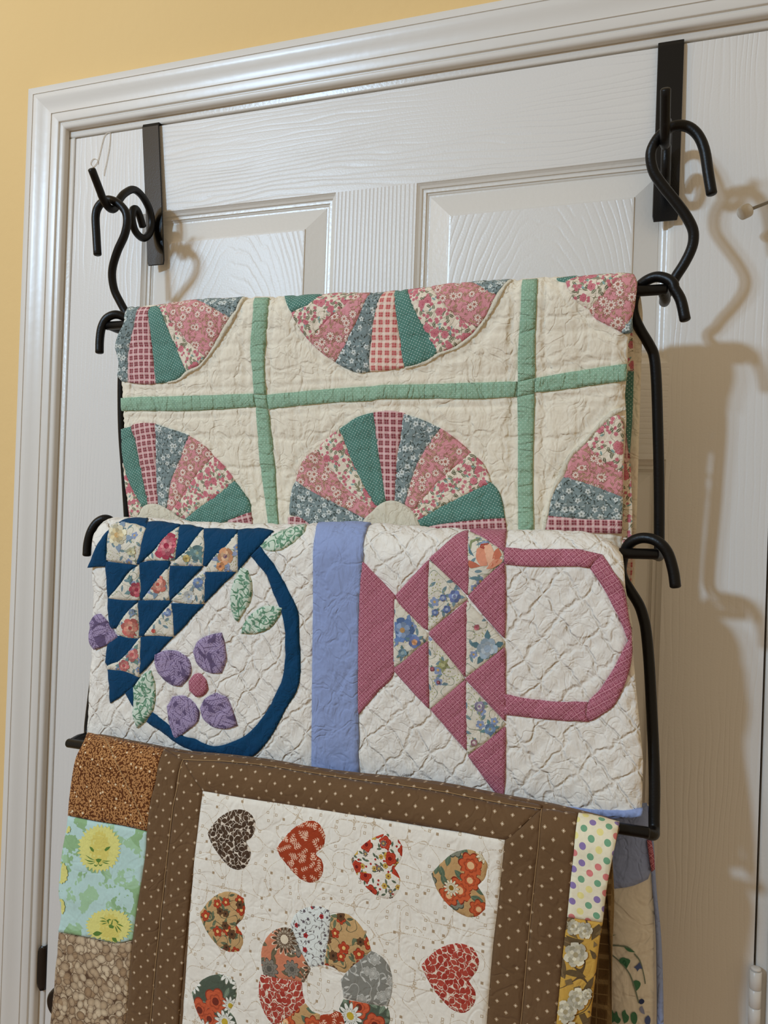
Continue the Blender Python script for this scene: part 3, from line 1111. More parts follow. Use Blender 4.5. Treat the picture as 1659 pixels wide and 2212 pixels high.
def densify(poly, step_, corner=42):
    """sample an outline; corners stay sharp, gentle turns become curves"""
    p = np.asarray(poly, float)
    n = len(p)
    e = np.roll(p, -1, 0) - p
    L = np.linalg.norm(e, axis=1) + 1e-12
    u = e / L[:, None]
    turn = np.degrees(np.arccos(np.clip((np.roll(u, 1, 0) * u).sum(1), -1, 1)))
    sharp = turn > corner
    tang = (np.roll(p, -1, 0) - np.roll(p, 1, 0)) * .5
    out = []
    for i in range(n):
        j = (i + 1) % n
        a, b = p[i], p[j]
        ta = (b - a) if sharp[i] else tang[i] / max(np.linalg.norm(tang[i]), 1e-9) * L[i]
        tb = (b - a) if sharp[j] else tang[j] / max(np.linalg.norm(tang[j]), 1e-9) * L[i]
        k = max(1, int(math.ceil(L[i] / step_)))
        for q in range(k):
            t = q / k
            out.append((2 * t ** 3 - 3 * t * t + 1) * a + (t ** 3 - 2 * t * t + t) * ta + (-2 * t ** 3 + 3 * t * t) * b + (t ** 3 - t * t) * tb)
    return np.array(out)


def inside(P, poly):
    x, y = P[:, 0], P[:, 1]
    r = np.zeros(len(P), bool)
    q = np.roll(poly, -1, 0)
    for (ax_, ay), (bx, by) in zip(poly, q):
        if ay == by:
            continue
        c = ((ay > y) != (by > y)) & (x < (bx - ax_) * (y - ay) / (by - ay) + ax_)
        r ^= c
    return r


def seg_dist(P, poly):
    d = np.full(len(P), 9.0)
    q = np.roll(poly, -1, 0)
    for a, b in zip(poly, q):
        ab = b - a
        t = np.clip(((P - a) @ ab) / max(ab @ ab, 1e-12), 0, 1)
        d = np.minimum(d, np.linalg.norm(P - a - t[:, None] * ab, axis=1))
    return d


class Quilt:
    """cloth over a bar: x along the bar, t = cloth length from the crest, down the front (t > 0) or the back (t < 0)"""

    def __init__(s, name, label, yb, r, k, kb, top, dtop, disp, material):
        s.yb, s.r, s.k, s.kb, s.disp = yb, r, k, kb, disp
        q = sorted([tuple(at(px, py, dtop)[[0, 2]]) for px, py in top])
        s.tx, s.tz = np.array([a for a, _ in q]), np.array([b for _, b in q])
        s.root = empty(name, (float(s.tx.mean()), -yb, float(s.tz.mean())), label, 'quilt')
        s.mat = material
        s.patches = []
        s.on = {}
        s.echo = 0.0
        s.tmax, s.tmin = .5, -.06

    def zt(s, x):
        x = np.asarray(x, float)
        z = np.interp(x, s.tx, s.tz)
        # ease the kinks of the measured crest
        for e_ in (.012, .024):
            z = z + np.interp(x - e_, s.tx, s.tz) + np.interp(x + e_, s.tx, s.tz)
        return z / 5

    def prof(s, t):
        t = np.asarray(t, float)
        q = s.r * PI / 2
        ph = np.clip(t / s.r, -PI / 2, PI / 2)
        ex = np.maximum(np.abs(t) - q, 0)
        d = s.yb + s.r * np.sin(ph) + np.where(t > 0, s.k, s.kb) * ex
        drop = s.r * (1 - np.cos(ph)) + ex
        return d, drop, ph

    def fab(s, px, py):
        tg = np.linspace(s.tmin, s.tmax, 1400)
        d, drop, _ = s.prof(tg)
        v = ray(px, py)
        tt = (-d - CP[1]) / v[1]
        x, z = CP[0] + v[0] * tt, CP[2] + v[2] * tt
        f = z - (s.zt(x) - drop)
        sg = np.where((f[:-1] < 0) != (f[1:] < 0))[0]
        if len(sg):
            i = sg[-1]
            w_ = f[i] / (f[i] - f[i + 1])
            return np.array([x[i] + (x[i + 1] - x[i]) * w_, tg[i] + (tg[i + 1] - tg[i]) * w_])
        i = int(np.argmin(np.abs(f)))
        return np.array([x[i], tg[i]])

    def world(s, x, t, lift=0.0, damp=1.0):
        d, drop, ph = s.prof(t)
        n = s.disp(x, t) * damp + lift
        y = -d - n * np.sin(ph)
        z = s.zt(x) - drop + n * np.cos(ph)
        return np.stack([x, y, z], -1)

    # -------- the cloth itself
    def base(s, left, right, tf, tb, step_=.0032, thick=.007, back_right=0.0, back_left=0.0, name='quilt_body'):
        lf = np.array(sorted([tuple(s.fab(*p)[::-1]) for p in left]))
        rt = np.array(sorted([tuple(s.fab(*p)[::-1]) for p in right]))
        curved = callable(tf)
        tend = float(tf(np.linspace(-.2, 1.2, 400)).max()) if curved else tf
        tv = np.concatenate([np.arange(-tb, 0, .006), np.arange(0, tend + step_, step_)])
        xl = np.interp(tv, lf[:, 0], lf[:, 1])
        xr = np.interp(tv, rt[:, 0], rt[:, 1])
        xr = xr + back_right * np.clip(-tv / (s.r * 2), 0, 1)
        xl = xl - back_left * np.clip(-tv / (s.r * 2), 0, 1)
        nu = int((xr - xl).max() / step_) + 1
        u = np.linspace(0, 1, nu)
        X = xl[:, None] + (xr - xl)[:, None] * u[None]
        T = np.repeat(tv[:, None], nu, 1)
        if curved:
            T = np.where(T > 0, T * tf(X) / tv[-1], T)
        lift = np.zeros(X.size)
        Q = np.stack([X.ravel(), T.ravel()], -1)
        for poly, layer in s.patches:
            lo, hi = poly.min(0) - .012, poly.max(0) + .012
            m_ = np.where(((Q >= lo) & (Q <= hi)).all(1))[0]
            if not len(m_):
                continue
            d = seg_dist(Q[m_], poly)
            ins = inside(Q[m_], poly)
            h = np.where(ins, -.0035 * np.clip(d / .003, 0, 1), -.0012 * np.exp(-(d / .0028) ** 2) - s.echo * np.exp(-((d - .0075) / .0018) ** 2))
            if layer:
                h = np.where(ins, h, 0)
            lift[m_] = np.minimum(lift[m_], h)
        # the cloth thins out towards its side edges
        eu = np.minimum(u, 1 - u)[None] * (xr - xl)[:, None]
        lift = lift.reshape(X.shape) - .0045 * np.exp(-(eu / .006) ** 2)
        W = s.world(X, T, lift)
        Wi = s.world(X, T, np.full(X.shape, -thick) - .001)
        nt, n = X.shape
        V = np.concatenate([W.reshape(-1, 3), Wi.reshape(-1, 3)])
        U = np.concatenate([Q, Q])
        b = nt * n
        F = []
        for j in range(nt - 1):
            r0 = j * n
            for i in range(n - 1):
                a = r0 + i
                F.append((a, a + n, a + n + 1, a + 1))
        F += [(b + f[0], b + f[3], b + f[2], b + f[1]) for f in F]
        rim = [i for i in range(n)] + [j * n + n - 1 for j in range(1, nt)] + [(nt - 1) * n + i for i in range(n - 2, -1, -1)] + [j * n for j in range(nt - 2, 0, -1)]
        for a, c in zip(rim, rim[1:] + rim[:1]):
            F.append((a, c, b + c, b + a))
        return mesh(name, V, F, MT(s.mat), s.root, True, U)

    # -------- a piece of cloth sewn on it
    def cut(s, poly, step_=.0032):
        return densify([s.fab(*p) for p in poly], step_)

    def patch(s, name, poly, material, angle=0.0, layer=0, puff=.0007, step_=.0032, parent=None, lift0=.0005, record=True, label=None, fabric=None, damp=1.0, grow=0.0):
        q = s.cut(poly, step_) if fabric is None else fabric
        q = q[np.concatenate([[True], np.linalg.norm(np.diff(q, axis=0), axis=1) > 1e-5])]
        if record:
            s.patches.append((q, layer))
        if grow:
            a_, b_ = np.roll(q, 1, 0), np.roll(q, -1, 0)
            e_ = b_ - a_
            nn = np.stack([e_[:, 1], -e_[:, 0]], -1) / (np.linalg.norm(e_, axis=1)[:, None] + 1e-9)
            area = (q[:, 0] * b_[:, 1] - b_[:, 0] * q[:, 1]).sum()
            q = q + nn * (grow if area > 0 else -grow)
        lo, hi = q.min(0), q.max(0)
        gx, gy = np.meshgrid(np.arange(lo[0], hi[0], step_), np.arange(lo[1], hi[1], step_))
        g_ = np.stack([gx.ravel() + (np.arange(gx.size) % 2) * step_ * .13, gy.ravel()], -1)
        if len(g_):
            g_ = g_[inside(g_, q)]
        if len(g_):
            g_ = g_[seg_dist(g_, q) > step_ * .55]
        P = np.concatenate([q, g_]) if len(g_) else q
        n = len(q)
        vs, _, fs, ov, _, _ = delaunay_2d_cdt([Vector(map(float, p)) for p in P], [], [list(range(n))], 1, 1e-7)
        P = np.array([tuple(v) for v in vs])
        d = seg_dist(P, q)
        lift = lift0 + layer * .0004 + puff * (1 - np.exp(-(d / .0042)))
        F = [tuple(f) for f in fs]
        # skirt: the folded edge going down into the ground cloth
        cnt = {}
        for f in F:
            for a, b in zip(f, f[1:] + f[:1]):
                cnt[(a, b)] = 1
        W = s.world(P[:, 0], P[:, 1], lift, damp)
        nrm_flip = False
        if F:
            a, b, c = (W[i] for i in F[0][:3])
            nrm_flip = np.cross(b - a, c - a)[1] > 0
        edge = [(a, b) for (a, b) in cnt if (b, a) not in cnt]
        if puff > 0:
            ids = sorted({i for e_ in edge for i in e_})
            mp = {i: len(P) + k for k, i in enumerate(ids)}
            W = np.concatenate([W, s.world(P[ids, 0], P[ids, 1], np.full(len(ids), -.0025), damp)])
            U0 = np.concatenate([P, P[ids]])
            F += [(b, a, mp[a], mp[b]) for a, b in edge]
        else:
            U0 = P
        if nrm_flip:
            F = [f[::-1] for f in F]
        if angle == 'auto':
            c = q - q.mean(0)
            w_, v_ = np.linalg.eigh(c.T @ c)
            angle = math.atan2(v_[1, 1], v_[0, 1]) - PI / 2
        ca, sa = math.cos(-angle), math.sin(-angle)
        off = np.array([random.uniform(0, .4), random.uniform(0, .4)])
        U = np.stack([U0[:, 0] * ca - U0[:, 1] * sa, U0[:, 0] * sa + U0[:, 1] * ca], -1) + off
        o = mesh(name, W, F, material if isinstance(material, (list, bpy.types.Material)) else MT(material), parent or s.root, True, U)
        if label:
            o['label'] = label
        s.on[o.name] = (q, layer, puff, lift0, damp)
        return o

    def print_shapes(s, name, shapes, parent, label=None):
        """flat printed figures on a patch, joined into one piece: shapes = [(pixel outline, colour)]"""
        V, F, U, MI, mats = [], [], [], [], []
        ground, layer, puff, lift0, damp = s.on[parent.name]
        for k, (poly, col) in enumerate(shapes):
            q = densify([s.fab(*p) for p in poly], .0030)
            q = q[np.concatenate([[True], np.linalg.norm(np.diff(q, axis=0), axis=1) > 1e-5])]
            lo, hi = q.min(0), q.max(0)
            gx, gy = np.meshgrid(np.arange(lo[0], hi[0], .004), np.arange(lo[1], hi[1], .004))
            g_ = np.stack([gx.ravel(), gy.ravel()], -1)
            if len(g_):
                g_ = g_[inside(g_, q)]
            if len(g_):
                g_ = g_[seg_dist(g_, q) > .002]
            P = np.concatenate([q, g_]) if len(g_) else q
            try:
                vs, _, fs, _, _, _ = delaunay_2d_cdt([Vector(map(float, p)) for p in P], [], [list(range(len(q)))], 1, 1e-7)
            except Exception:
                continue
            if not len(fs):
                continue
            P = np.array([tuple(v) for v in vs])
            ok = inside(P, ground)
            dg = seg_dist(P, ground)
            W = s.world(P[:, 0], P[:, 1], lift0 + layer * .0004 + puff * (1 - np.exp(-dg / .0042)) + .00025 + .00002 * k, damp)
            fs = [f for f in fs if all(ok[i] for i in f)]
            if not fs:
                continue
            a, b, c = (W[i] for i in fs[0][:3])
            fl_ = np.cross(b - a, c - a)[1] > 0
            b0 = len(V)
            V += list(W)
            U += list(P)
            m_ = ink(col)
            if m_ not in mats:
                mats.append(m_)
            for f in fs:
                f = tuple(i + b0 for i in f)
                F.append(f[::-1] if fl_ else f)
                MI.append(mats.index(m_))
        if not F:
            return None
        o = mesh(name, V, F, mats, parent, True, U, MI)
        if label:
            o['label'] = label
        return o


def bloom(c, R, n, cols, sq=1.0, rot=0.0, leaves=0, leafcol=(96, 128, 128)):
    """printed blossom in pixels: leaves, outer petals, inner petals, heart"""
    out = []
    cx, cy = c
    for i in range(leaves):
        a = rot + 2 * PI * (i + .35) / leaves
        tip = (cx + 1.7 * R * math.cos(a), cy + 1.7 * R * math.sin(a) * sq)
        px, py = -math.sin(a) * R * .3, math.cos(a) * R * .3
        mx, my = cx + 1.15 * R * math.cos(a), cy + 1.15 * R * math.sin(a) * sq
        out.append(([(cx + .5 * R * math.cos(a), cy + .5 * R * math.sin(a) * sq), (mx + px, my + py), tip, (mx - px, my - py)], leafcol))
    for ring, (rr, col) in enumerate(cols[:-1]):
        for i in range(n):
            a = rot + 2 * PI * (i + .5 * ring) / n
            wd = PI / n * 1.15
            po = []
            for f, q in ((.1, 0), (.72, -wd), (.94, -wd * .62), (1.0, 0), (.94, wd * .62), (.72, wd)):
                jj = 1 + random.uniform(-.06, .06)
                po.append((cx + R * rr * f * jj * math.cos(a + q), cy + R * rr * f * jj * math.sin(a + q) * sq))
            k = .82 + .3 * ((i * 7) % 5) / 5
            out.append((po, tuple(int(min(255, v * k)) for v in col)))
    h = cols[-1]
    out.append(([(cx + R * h[0] * math.cos(t), cy + R * h[0] * math.sin(t) * sq) for t in np.linspace(0, 2 * PI, 9)[:-1]], h[1]))
    return out


def fr(ox, oy, sc):
    return lambda pts: [(x / sc + ox, y / sc + oy) for x, y in pts]

# ================================================================== the fan quilt on the first bar
def disp_fan(x, t):
    n = .0030 * fbm(x / .16, t / .13, 3, 2)
    n = n + .0012 * fbm(x / .022, t / .034, 5, 2) + .0004 * fbm(x / .010, t / .009, 15, 2)
    # hand quilting: rows of stitches at hand's-breadth, wandering a little
    wx = x + .004 * vnoise(t / .03, x / .03, 8)
    wt = t + .004 * vnoise(x / .03, t / .03, 9)
    for q, L in ((wx, .0290), (wt, .0330)):
        d = np.abs((q / L) - np.round(q / L)) * L
        n = n - .0012 * np.exp(-(d / .0022) ** 2)
    return n


TOP1 = [(270, 668), (285, 661), (330, 657), (400, 652), (480, 645), (530, 642), (620, 640), (700, 635), (770, 629), (830, 627), (900, 624), (980, 616), (1060, 610), (1110, 606), (1180, 604), (1240, 601), (1300, 597), (1340, 595), (1366, 594), (1385, 596)]
Q = Quilt('fan_quilt', 'cream patchwork quilt with pink and green grandmother fans, uppermost of the three quilts', .1160, .0220, -.150, -.08, TOP1, .116, disp_fan, 'cream_muslin')
Q.echo = .0021     # a row of stitches follows every seam
A, B = fr(220, 560, 2.7197), fr(800, 560, 2.5523)
cut1 = Q.patch


def blade(zf, pts, material, lab):
    cut1('fan_blade', zf(pts), material, 'auto', label=lab, grow=.0005)


GR, PK, CF_, DP, PP, GD = 'grey_floral', 'pink_floral', 'cream_floral', 'dark_plaid', 'pink_plaid', 'green_dots'
LAB = {GR: 'grey floral print blade', PK: 'pink daisy print blade', CF_: 'cream rose print blade', DP: 'dark red plaid blade', PP: 'pink plaid blade', GD: 'dark green dotted blade'}
BLADES = [
    # upper left fan
    (A, GR, [(165, 268), (222, 275), (190, 380), (158, 490), (150, 600), (150, 718), (112, 714), (90, 685), (97, 600), (77, 515), (95, 440), (125, 370), (140, 300)]),
    (A, DP, [(222, 278), (282, 278), (282, 420), (295, 560), (318, 727), (260, 732), (200, 727), (150, 718), (150, 600), (158, 490), (190, 380)]),
    (A, GD, [(282, 280), (315, 265), (345, 300), (400, 440), (495, 655), (440, 700), (380, 720), (318, 727), (295, 560), (282, 420)]),
    (A, CF_, [(318, 265), (375, 260), (420, 390), (510, 490), (610, 575), (560, 625), (495, 655), (400, 440), (345, 300)]),
    (A, PK, [(375, 260), (450, 247), (530, 240), (640, 280), (750, 340), (690, 440), (640, 530), (610, 575), (510, 490), (420, 390)]),
    (A, GR, [(530, 240), (640, 232), (720, 232), (830, 222), (790, 285), (750, 340), (640, 280)]),
    # upper middle fan
    (A, GD, [(1075, 215), (1160, 210), (1330, 187), (1300, 200), (1215, 265), (1110, 308)]),
    (A, CF_, [(1110, 308), (1215, 265), (1300, 200), (1410, 187), (1510, 190), (1420, 270), (1330, 350), (1215, 475), (1160, 400)]),
    (A, PK, [(1510, 190), (1580, 187), (1550, 230), (1510, 330), (1450, 450), (1375, 605), (1290, 545), (1215, 475), (1330, 350), (1420, 270)]),
    (A, GR, [(1580, 187), (1659, 185), (1620, 250), (1585, 420), (1570, 560), (1575, 655), (1510, 665), (1440, 640), (1375, 605), (1450, 450), (1510, 330), (1550, 230)]),
    (B, PP, [(77, 174), (135, 168), (140, 280), (155, 400), (188, 592), (120, 605), (50, 612), (-2, 615), (-5, 560), (5, 430), (30, 270)]),
    (B, GD, [(135, 168), (205, 165), (220, 220), (270, 330), (370, 497), (350, 530), (300, 560), (250, 580), (190, 592), (155, 400), (140, 280)]),
    (B, CF_, [(205, 165), (330, 155), (395, 235), (490, 325), (590, 372), (520, 440), (440, 492), (370, 515), (270, 330), (220, 220)]),
    (B, PK, [(330, 155), (420, 140), (540, 130), (620, 160), (690, 195), (640, 300), (590, 372), (490, 325), (395, 235)]),
    (B, GR, [(540, 130), (650, 122), (770, 118), (725, 155), (690, 195), (620, 160)]),
    # upper right fan
    (B, GD, [(1030, 115), (1100, 105), (1170, 98), (1130, 112), (1080, 128), (1045, 122)]),
    (B, CF_, [(1080, 128), (1170, 98), (1270, 92), (1420, 88), (1330, 150), (1270, 210), (1210, 275), (1150, 240), (1105, 190)]),
    (B, PK, [(1420, 88), (1450, 92), (1466, 130), (1458, 230), (1438, 320), (1385, 400), (1320, 365), (1250, 330), (1215, 290), (1210, 275), (1270, 210), (1330, 150)]),
    (B, GR, [(1440, 318), (1446, 400), (1404, 408), (1385, 400)]),
    # lower left fan
    (A, CF_, [(122, 1200), (150, 1290), (232, 1455), (215, 1525), (165, 1525)]),
    (A, GD, [(112, 1000), (168, 985), (200, 1100), (270, 1435), (232, 1455), (150, 1280), (122, 1150)]),
    (A, DP, [(168, 985), (190, 970), (310, 965), (318, 1100), (330, 1440), (300, 1437), (270, 1440), (230, 1230), (200, 1090)]),
    (A, GR, [(310, 970), (420, 1005), (510, 1035), (470, 1150), (410, 1300), (380, 1460), (330, 1440), (320, 1200)]),
    (A, PK, [(510, 1040), (600, 1095), (658, 1160), (580, 1240), (480, 1380), (415, 1475), (385, 1465), (410, 1300), (470, 1150)]),
    (A, CF_, [(658, 1160), (720, 1220), (780, 1300), (700, 1370), (600, 1440), (490, 1525), (430, 1500), (415, 1475), (480, 1380), (580, 1240)]),
    (A, GD, [(780, 1305), (830, 1370), (865, 1440), (870, 1485), (740, 1535), (600, 1560), (480, 1560), (490, 1525), (600, 1440), (700, 1370)]),
    (A, DP, [(740, 1535), (800, 1510), (870, 1485), (882, 1570), (730, 1570)]),
    # lower middle fan
    (A, DP, [(1095, 1520), (1160, 1515), (1230, 1550), (1240, 1575), (1095, 1575)]),
    (A, GR, [(1140, 1300), (1200, 1345), (1400, 1450), (1560, 1530), (1550, 1570), (1240, 1570), (1160, 1515), (1105, 1500), (1105, 1440), (1120, 1350)]),
    (A, PK, [(1140, 1300), (1160, 1230), (1200, 1165), (1265, 1120), (1340, 1230), (1450, 1360), (1600, 1470), (1560, 1530), (1400, 1450), (1200, 1345)]),
    (A, CF_, [(1265, 1120), (1320, 1060), (1400, 1000), (1440, 1110), (1500, 1250), (1600, 1440), (1620, 1445), (1600, 1470), (1450, 1360), (1340, 1230)]),
    (A, GD, [(1400, 1000), (1500, 935), (1595, 905), (1630, 1160), (1667, 1422), (1620, 1445), (1600, 1440), (1500, 1250), (1440, 1110)]),
    (B, DP, [(17, 850), (110, 838), (188, 850), (170, 950), (150, 1100), (132, 1330), (85, 1335), (50, 1100)]),
    (B, GR, [(188, 855), (290, 890), (388, 935), (320, 1020), (250, 1150), (190, 1350), (132, 1330), (150, 1100), (170, 950)]),
    (B, PK, [(388, 935), (480, 1000), (555, 1068), (480, 1130), (380, 1220), (235, 1390), (190, 1355), (250, 1150), (320, 1020)]),
    (B, CF_, [(555, 1068), (620, 1130), (665, 1230), (520, 1300), (380, 1370), (262, 1440), (235, 1390), (380, 1220), (480, 1130)]),
    (B, GD, [(665, 1232), (710, 1290), (740, 1425), (600, 1435), (450, 1450), (270, 1480), (262, 1440), (380, 1370), (520, 1300)]),
    (B, DP, [(740, 1430), (752, 1510), (290, 1510), (330, 1475), (450, 1455), (600, 1438)]),
    # lower right fan
    (B, CF_, [(1335, 870), (1370, 862), (1392, 920), (1392, 1010), (1390, 1170), (1280, 1110), (1190, 1020), (1250, 950)]),
    (B, PK, [(1190, 1020), (1280, 1110), (1390, 1175), (1388, 1310), (1230, 1250), (1070, 1200), (1110, 1100)]),
    (B, GR, [(1070, 1200), (1230, 1250), (1388, 1310), (1386, 1440), (1200, 1435), (985, 1415), (1000, 1330), (1030, 1260)]),
    (B, DP, [(985, 1415), (1200, 1435), (1386, 1440), (1382, 1510), (965, 1510)]),
]
for zf, m_, pts in BLADES:
    blade(zf, pts, m_, LAB[m_])
for zf, pts in ((A, [(200, 1530), (215, 1500), (240, 1458), (270, 1440), (320, 1437), (380, 1463), (430, 1500), (485, 1535), (470, 1570), (200, 1570)]),
                (B, [(-70, 1500), (-30, 1430), (0, 1400), (60, 1345), (125, 1330), (190, 1355), (235, 1393), (262, 1440), (285, 1490), (280, 1510), (-70, 1510)])):
    cut1('fan_center', zf(pts), 'cream_center', layer=1, label='plain cream centre')
# applique edgings along the outer arcs
for zf, pts in ((A, [(832, 222), (792, 287), (752, 343), (692, 443), (642, 533), (612, 578), (562, 628), (497, 658), (442, 703), (384, 722), (384, 731), (450, 714), (508, 672), (570, 640), (640, 560), (715, 450), (800, 300), (848, 224)]),
                (B, [(772, 118), (727, 158), (692, 198), (642, 303), (592, 375), (522, 443), (442, 495), (372, 518), (300, 563), (192, 596), (195, 606), (310, 575), (380, 532), (500, 482), (600, 392), (665, 303), (715, 208), (785, 122)]),
                (B, [(1398, 812), (1392, 835), (1335, 867), (1250, 947), (1187, 1018), (1107, 1100), (1067, 1200), (1028, 1258), (997, 1330), (982, 1415), (962, 1510), (945, 1510), (968, 1400), (1010, 1250), (1090, 1085), (1180, 995), (1310, 850)])):
    cut1('fan_edging', zf(pts), 'cream_center', puff=.0005, step_=.003, label='narrow cream edging')
# green sashing: strips and the squares where they cross
for zf, nm, pts, ang in (
        (A, 'sashing_strip', [(900, 228), (985, 223), (970, 290), (960, 480), (955, 640), (965, 795), (893, 790), (885, 650), (875, 520), (885, 400), (890, 300)], 0),
        (A, 'sashing_square', [(893, 795), (965, 800), (975, 880), (905, 865)], 0),
        (A, 'sashing_strip', [(905, 868), (975, 884), (990, 1000), (1010, 1200), (1022, 1400), (1036, 1575), (980, 1575), (955, 1380), (930, 1200), (915, 1000)], 0),
        (A, 'sashing_strip', [(108, 815), (300, 808), (500, 803), (700, 797), (891, 790), (902, 865), (700, 880), (500, 890), (300, 890), (110, 890)], PI / 2)):
    cut1(nm, zf(pts), 'sash_green', ang, puff=.0007)
mid = A([(968, 797), (1200, 775), (1400, 760), (1577, 748)]) + B([(80, 694), (300, 690), (600, 680), (809, 673), (806, 756), (600, 768), (300, 768), (60, 770)]) + A([(1577, 833), (1400, 840), (1200, 855), (978, 880)])
cut1('sashing_strip', mid, 'sash_green', PI / 2, puff=.0007)
for nm, pts, ang in (('sashing_strip', [(840, 122), (922, 117), (918, 200), (910, 350), (905, 500), (906, 650), (812, 673), (815, 500), (825, 350), (832, 220)], 0),
                     ('sashing_square', [(812, 675), (905, 655), (903, 738), (808, 756)], 0),
                     ('sashing_strip', [(808, 758), (903, 740), (900, 900), (895, 1200), (900, 1510), (818, 1510), (815, 1200), (812, 900)], 0),
                     ('sashing_strip', [(907, 655), (1050, 630), (1200, 605), (1414, 577), (1411, 668), (1250, 690), (1050, 718), (905, 732)], PI / 2)):
    cut1(nm, B(pts), 'sash_green', ang, puff=.0007)
Q.base([(282, 662), (262, 690), (252, 720), (247, 755), (250, 790), (256, 830), (258, 880), (262, 940), (266, 1020), (272, 1080), (280, 1150)],
       [(1372, 600), (1370, 650), (1362, 710), (1356, 740), (1354, 800), (1349, 850), (1352, 900), (1347, 1000), (1344, 1140)], .272, .30, step_=.0025, back_right=.006, back_left=-.012)
# the part hanging behind the bar, its side edge folded towards us
bk = []
dk = .099
for nm, m_, pts in (('back_fold', CF_, [(1352, 715), (1366, 720), (1369, 800), (1356, 800)]), ('back_fold', GD, [(1352, 802), (1369, 802), (1366, 900), (1360, 985), (1351, 905)]), ('back_fold', DP, [(1346, 860), (1352, 905), (1361, 990), (1354, 1000), (1346, 1000)]),
                    ('back_fold', CF_, [(1342, 1002), (1362, 1002), (1366, 1120), (1364, 1165), (1340, 1165)]), ('back_fold', PP, [(1338, 1167), (1364, 1167), (1366, 1230), (1362, 1262), (1345, 1262)])):
    q = [at(px, py, dk)[[0, 2]] for px, py in pts]
    q = [p for p in densify(q, .008)]
    n = len(q)
    V = [(p[0] + (0 if p[0] > .735 else 0), -dk - .004 * math.sin(40 * p[1]) - .004, p[1]) for p in q] + [(p[0], -dk + .003, p[1]) for p in q]
    F = [tuple(range(n)), tuple(range(2 * n - 1, n - 1, -1))] + [(i, (i + 1) % n, n + (i + 1) % n, n + i) for i in range(n)]
    o = mesh(nm, V, F, MT(m_), Q.root, False, [(p[0], p[2]) for p in V])
    o['label'] = LAB[m_].replace('blade', 'at the back fold')


# ================================================================== the basket quilt on the second bar
def disp_basket(x, t):
    n = .0040 * fbm(x / .18, t / .15, 23, 2) + .0018 * fbm(x / .030, t / .034, 25, 2)
    wx = x + .010 * vnoise(t / .030, x / .030, 28)
    wt = t + .010 * vnoise(x / .030, t / .030, 29)
    L = .0330
    for q in (wx + wt * .85, wx - wt * .85):
        d = np.abs((q / L) - np.round(q / L)) * L
        n = n - .0010 * np.exp(-(d / .0034) ** 2)
    return n


TOP2 = [(170, 1150), (195, 1132), (222, 1120), (250, 1117), (320, 1119), (420, 1124), (520, 1127), (620, 1130), (690, 1129), (800, 1127), (860, 1132), (950, 1138), (1020, 1141), (1090, 1143), (1160, 1142), (1230, 1141), (1290, 1143), (1318, 1150), (1330, 1163), (1345, 1175), (1365, 1190)]
Q = Quilt('basket_quilt', 'white quilt with navy and mauve patchwork baskets, middle of the three quilts', .1340, .0330, -.115, -.05, TOP2, .140, disp_basket, 'white_cotton')
A, B, C_ = fr(140, 1090, 2.9625), fr(640, 1100, 3.4563), fr(1060, 1120, 3.0727)
cut2 = Q.patch
HEM = np.array([Q.fab(*p) for p in ((1000, 1735), (1080, 1741), (1140, 1745), (1200, 1750), (1260, 1756), (1330, 1761), (1388, 1756))])
HEM[0, 1] += .004
XR2 = float(HEM[-1, 0])


def hem_at(x):
    return np.interp(x, np.concatenate([[0.0], HEM[:, 0]]), np.concatenate([[HEM[0, 1] + .012], HEM[:, 1]]))


NV = [
    [(290, 165), (262, 368), (258, 395), (145, 403), (190, 300), (245, 210)],
    [(360, 112), (400, 92), (530, 88), (523, 148), (500, 130), (420, 122), (330, 128)],
    [(525, 110), (640, 110), (738, 128), (640, 210), (560, 300), (470, 380), (462, 383), (490, 260), (521, 152)],
    [(742, 130), (800, 128), (888, 150), (830, 220), (780, 290), (708, 350), (722, 240)],
    [(892, 152), (1000, 150), (1108, 160), (1060, 240), (1000, 300), (900, 393), (887, 388), (892, 270)],
    [(1112, 160), (1220, 150), (1330, 165), (1240, 260), (1180, 330), (1110, 415), (1108, 300)],
    [(258, 367), (360, 380), (460, 392), (400, 430), (340, 520), (272, 596), (265, 480)],
    [(482, 375), (570, 360), (668, 365), (670, 390), (600, 480), (495, 608), (484, 608), (486, 490)],
    [(674, 394), (780, 394), (880, 397), (800, 480), (700, 590), (672, 610), (670, 500)],
    [(902, 432), (1000, 432), (1093, 432), (1030, 490), (960, 560), (893, 628), (898, 530)],
    [(272, 602), (380, 614), (466, 617), (400, 690), (320, 790), (290, 790), (275, 700)],
    [(473, 617), (570, 612), (678, 617), (620, 690), (540, 790), (500, 840), (472, 838), (473, 730)],
    [(684, 634), (780, 637), (888, 640), (820, 710), (750, 790), (700, 838), (694, 732)],
    [(330, 847), (400, 854), (478, 857), (420, 930), (350, 1000), (270, 1030), (258, 1010), (268, 900)],
    [(485, 850), (590, 844), (688, 847), (620, 920), (540, 1020), (477, 1083), (480, 980)],
    [(272, 1060), (380, 1072), (472, 1107), (430, 1160), (360, 1220), (290, 1270), (285, 1180)],
]
for p in NV:
    cut2('patch', A(p), 'navy_cotton', label='navy blue patch', damp=.7, grow=.0006)
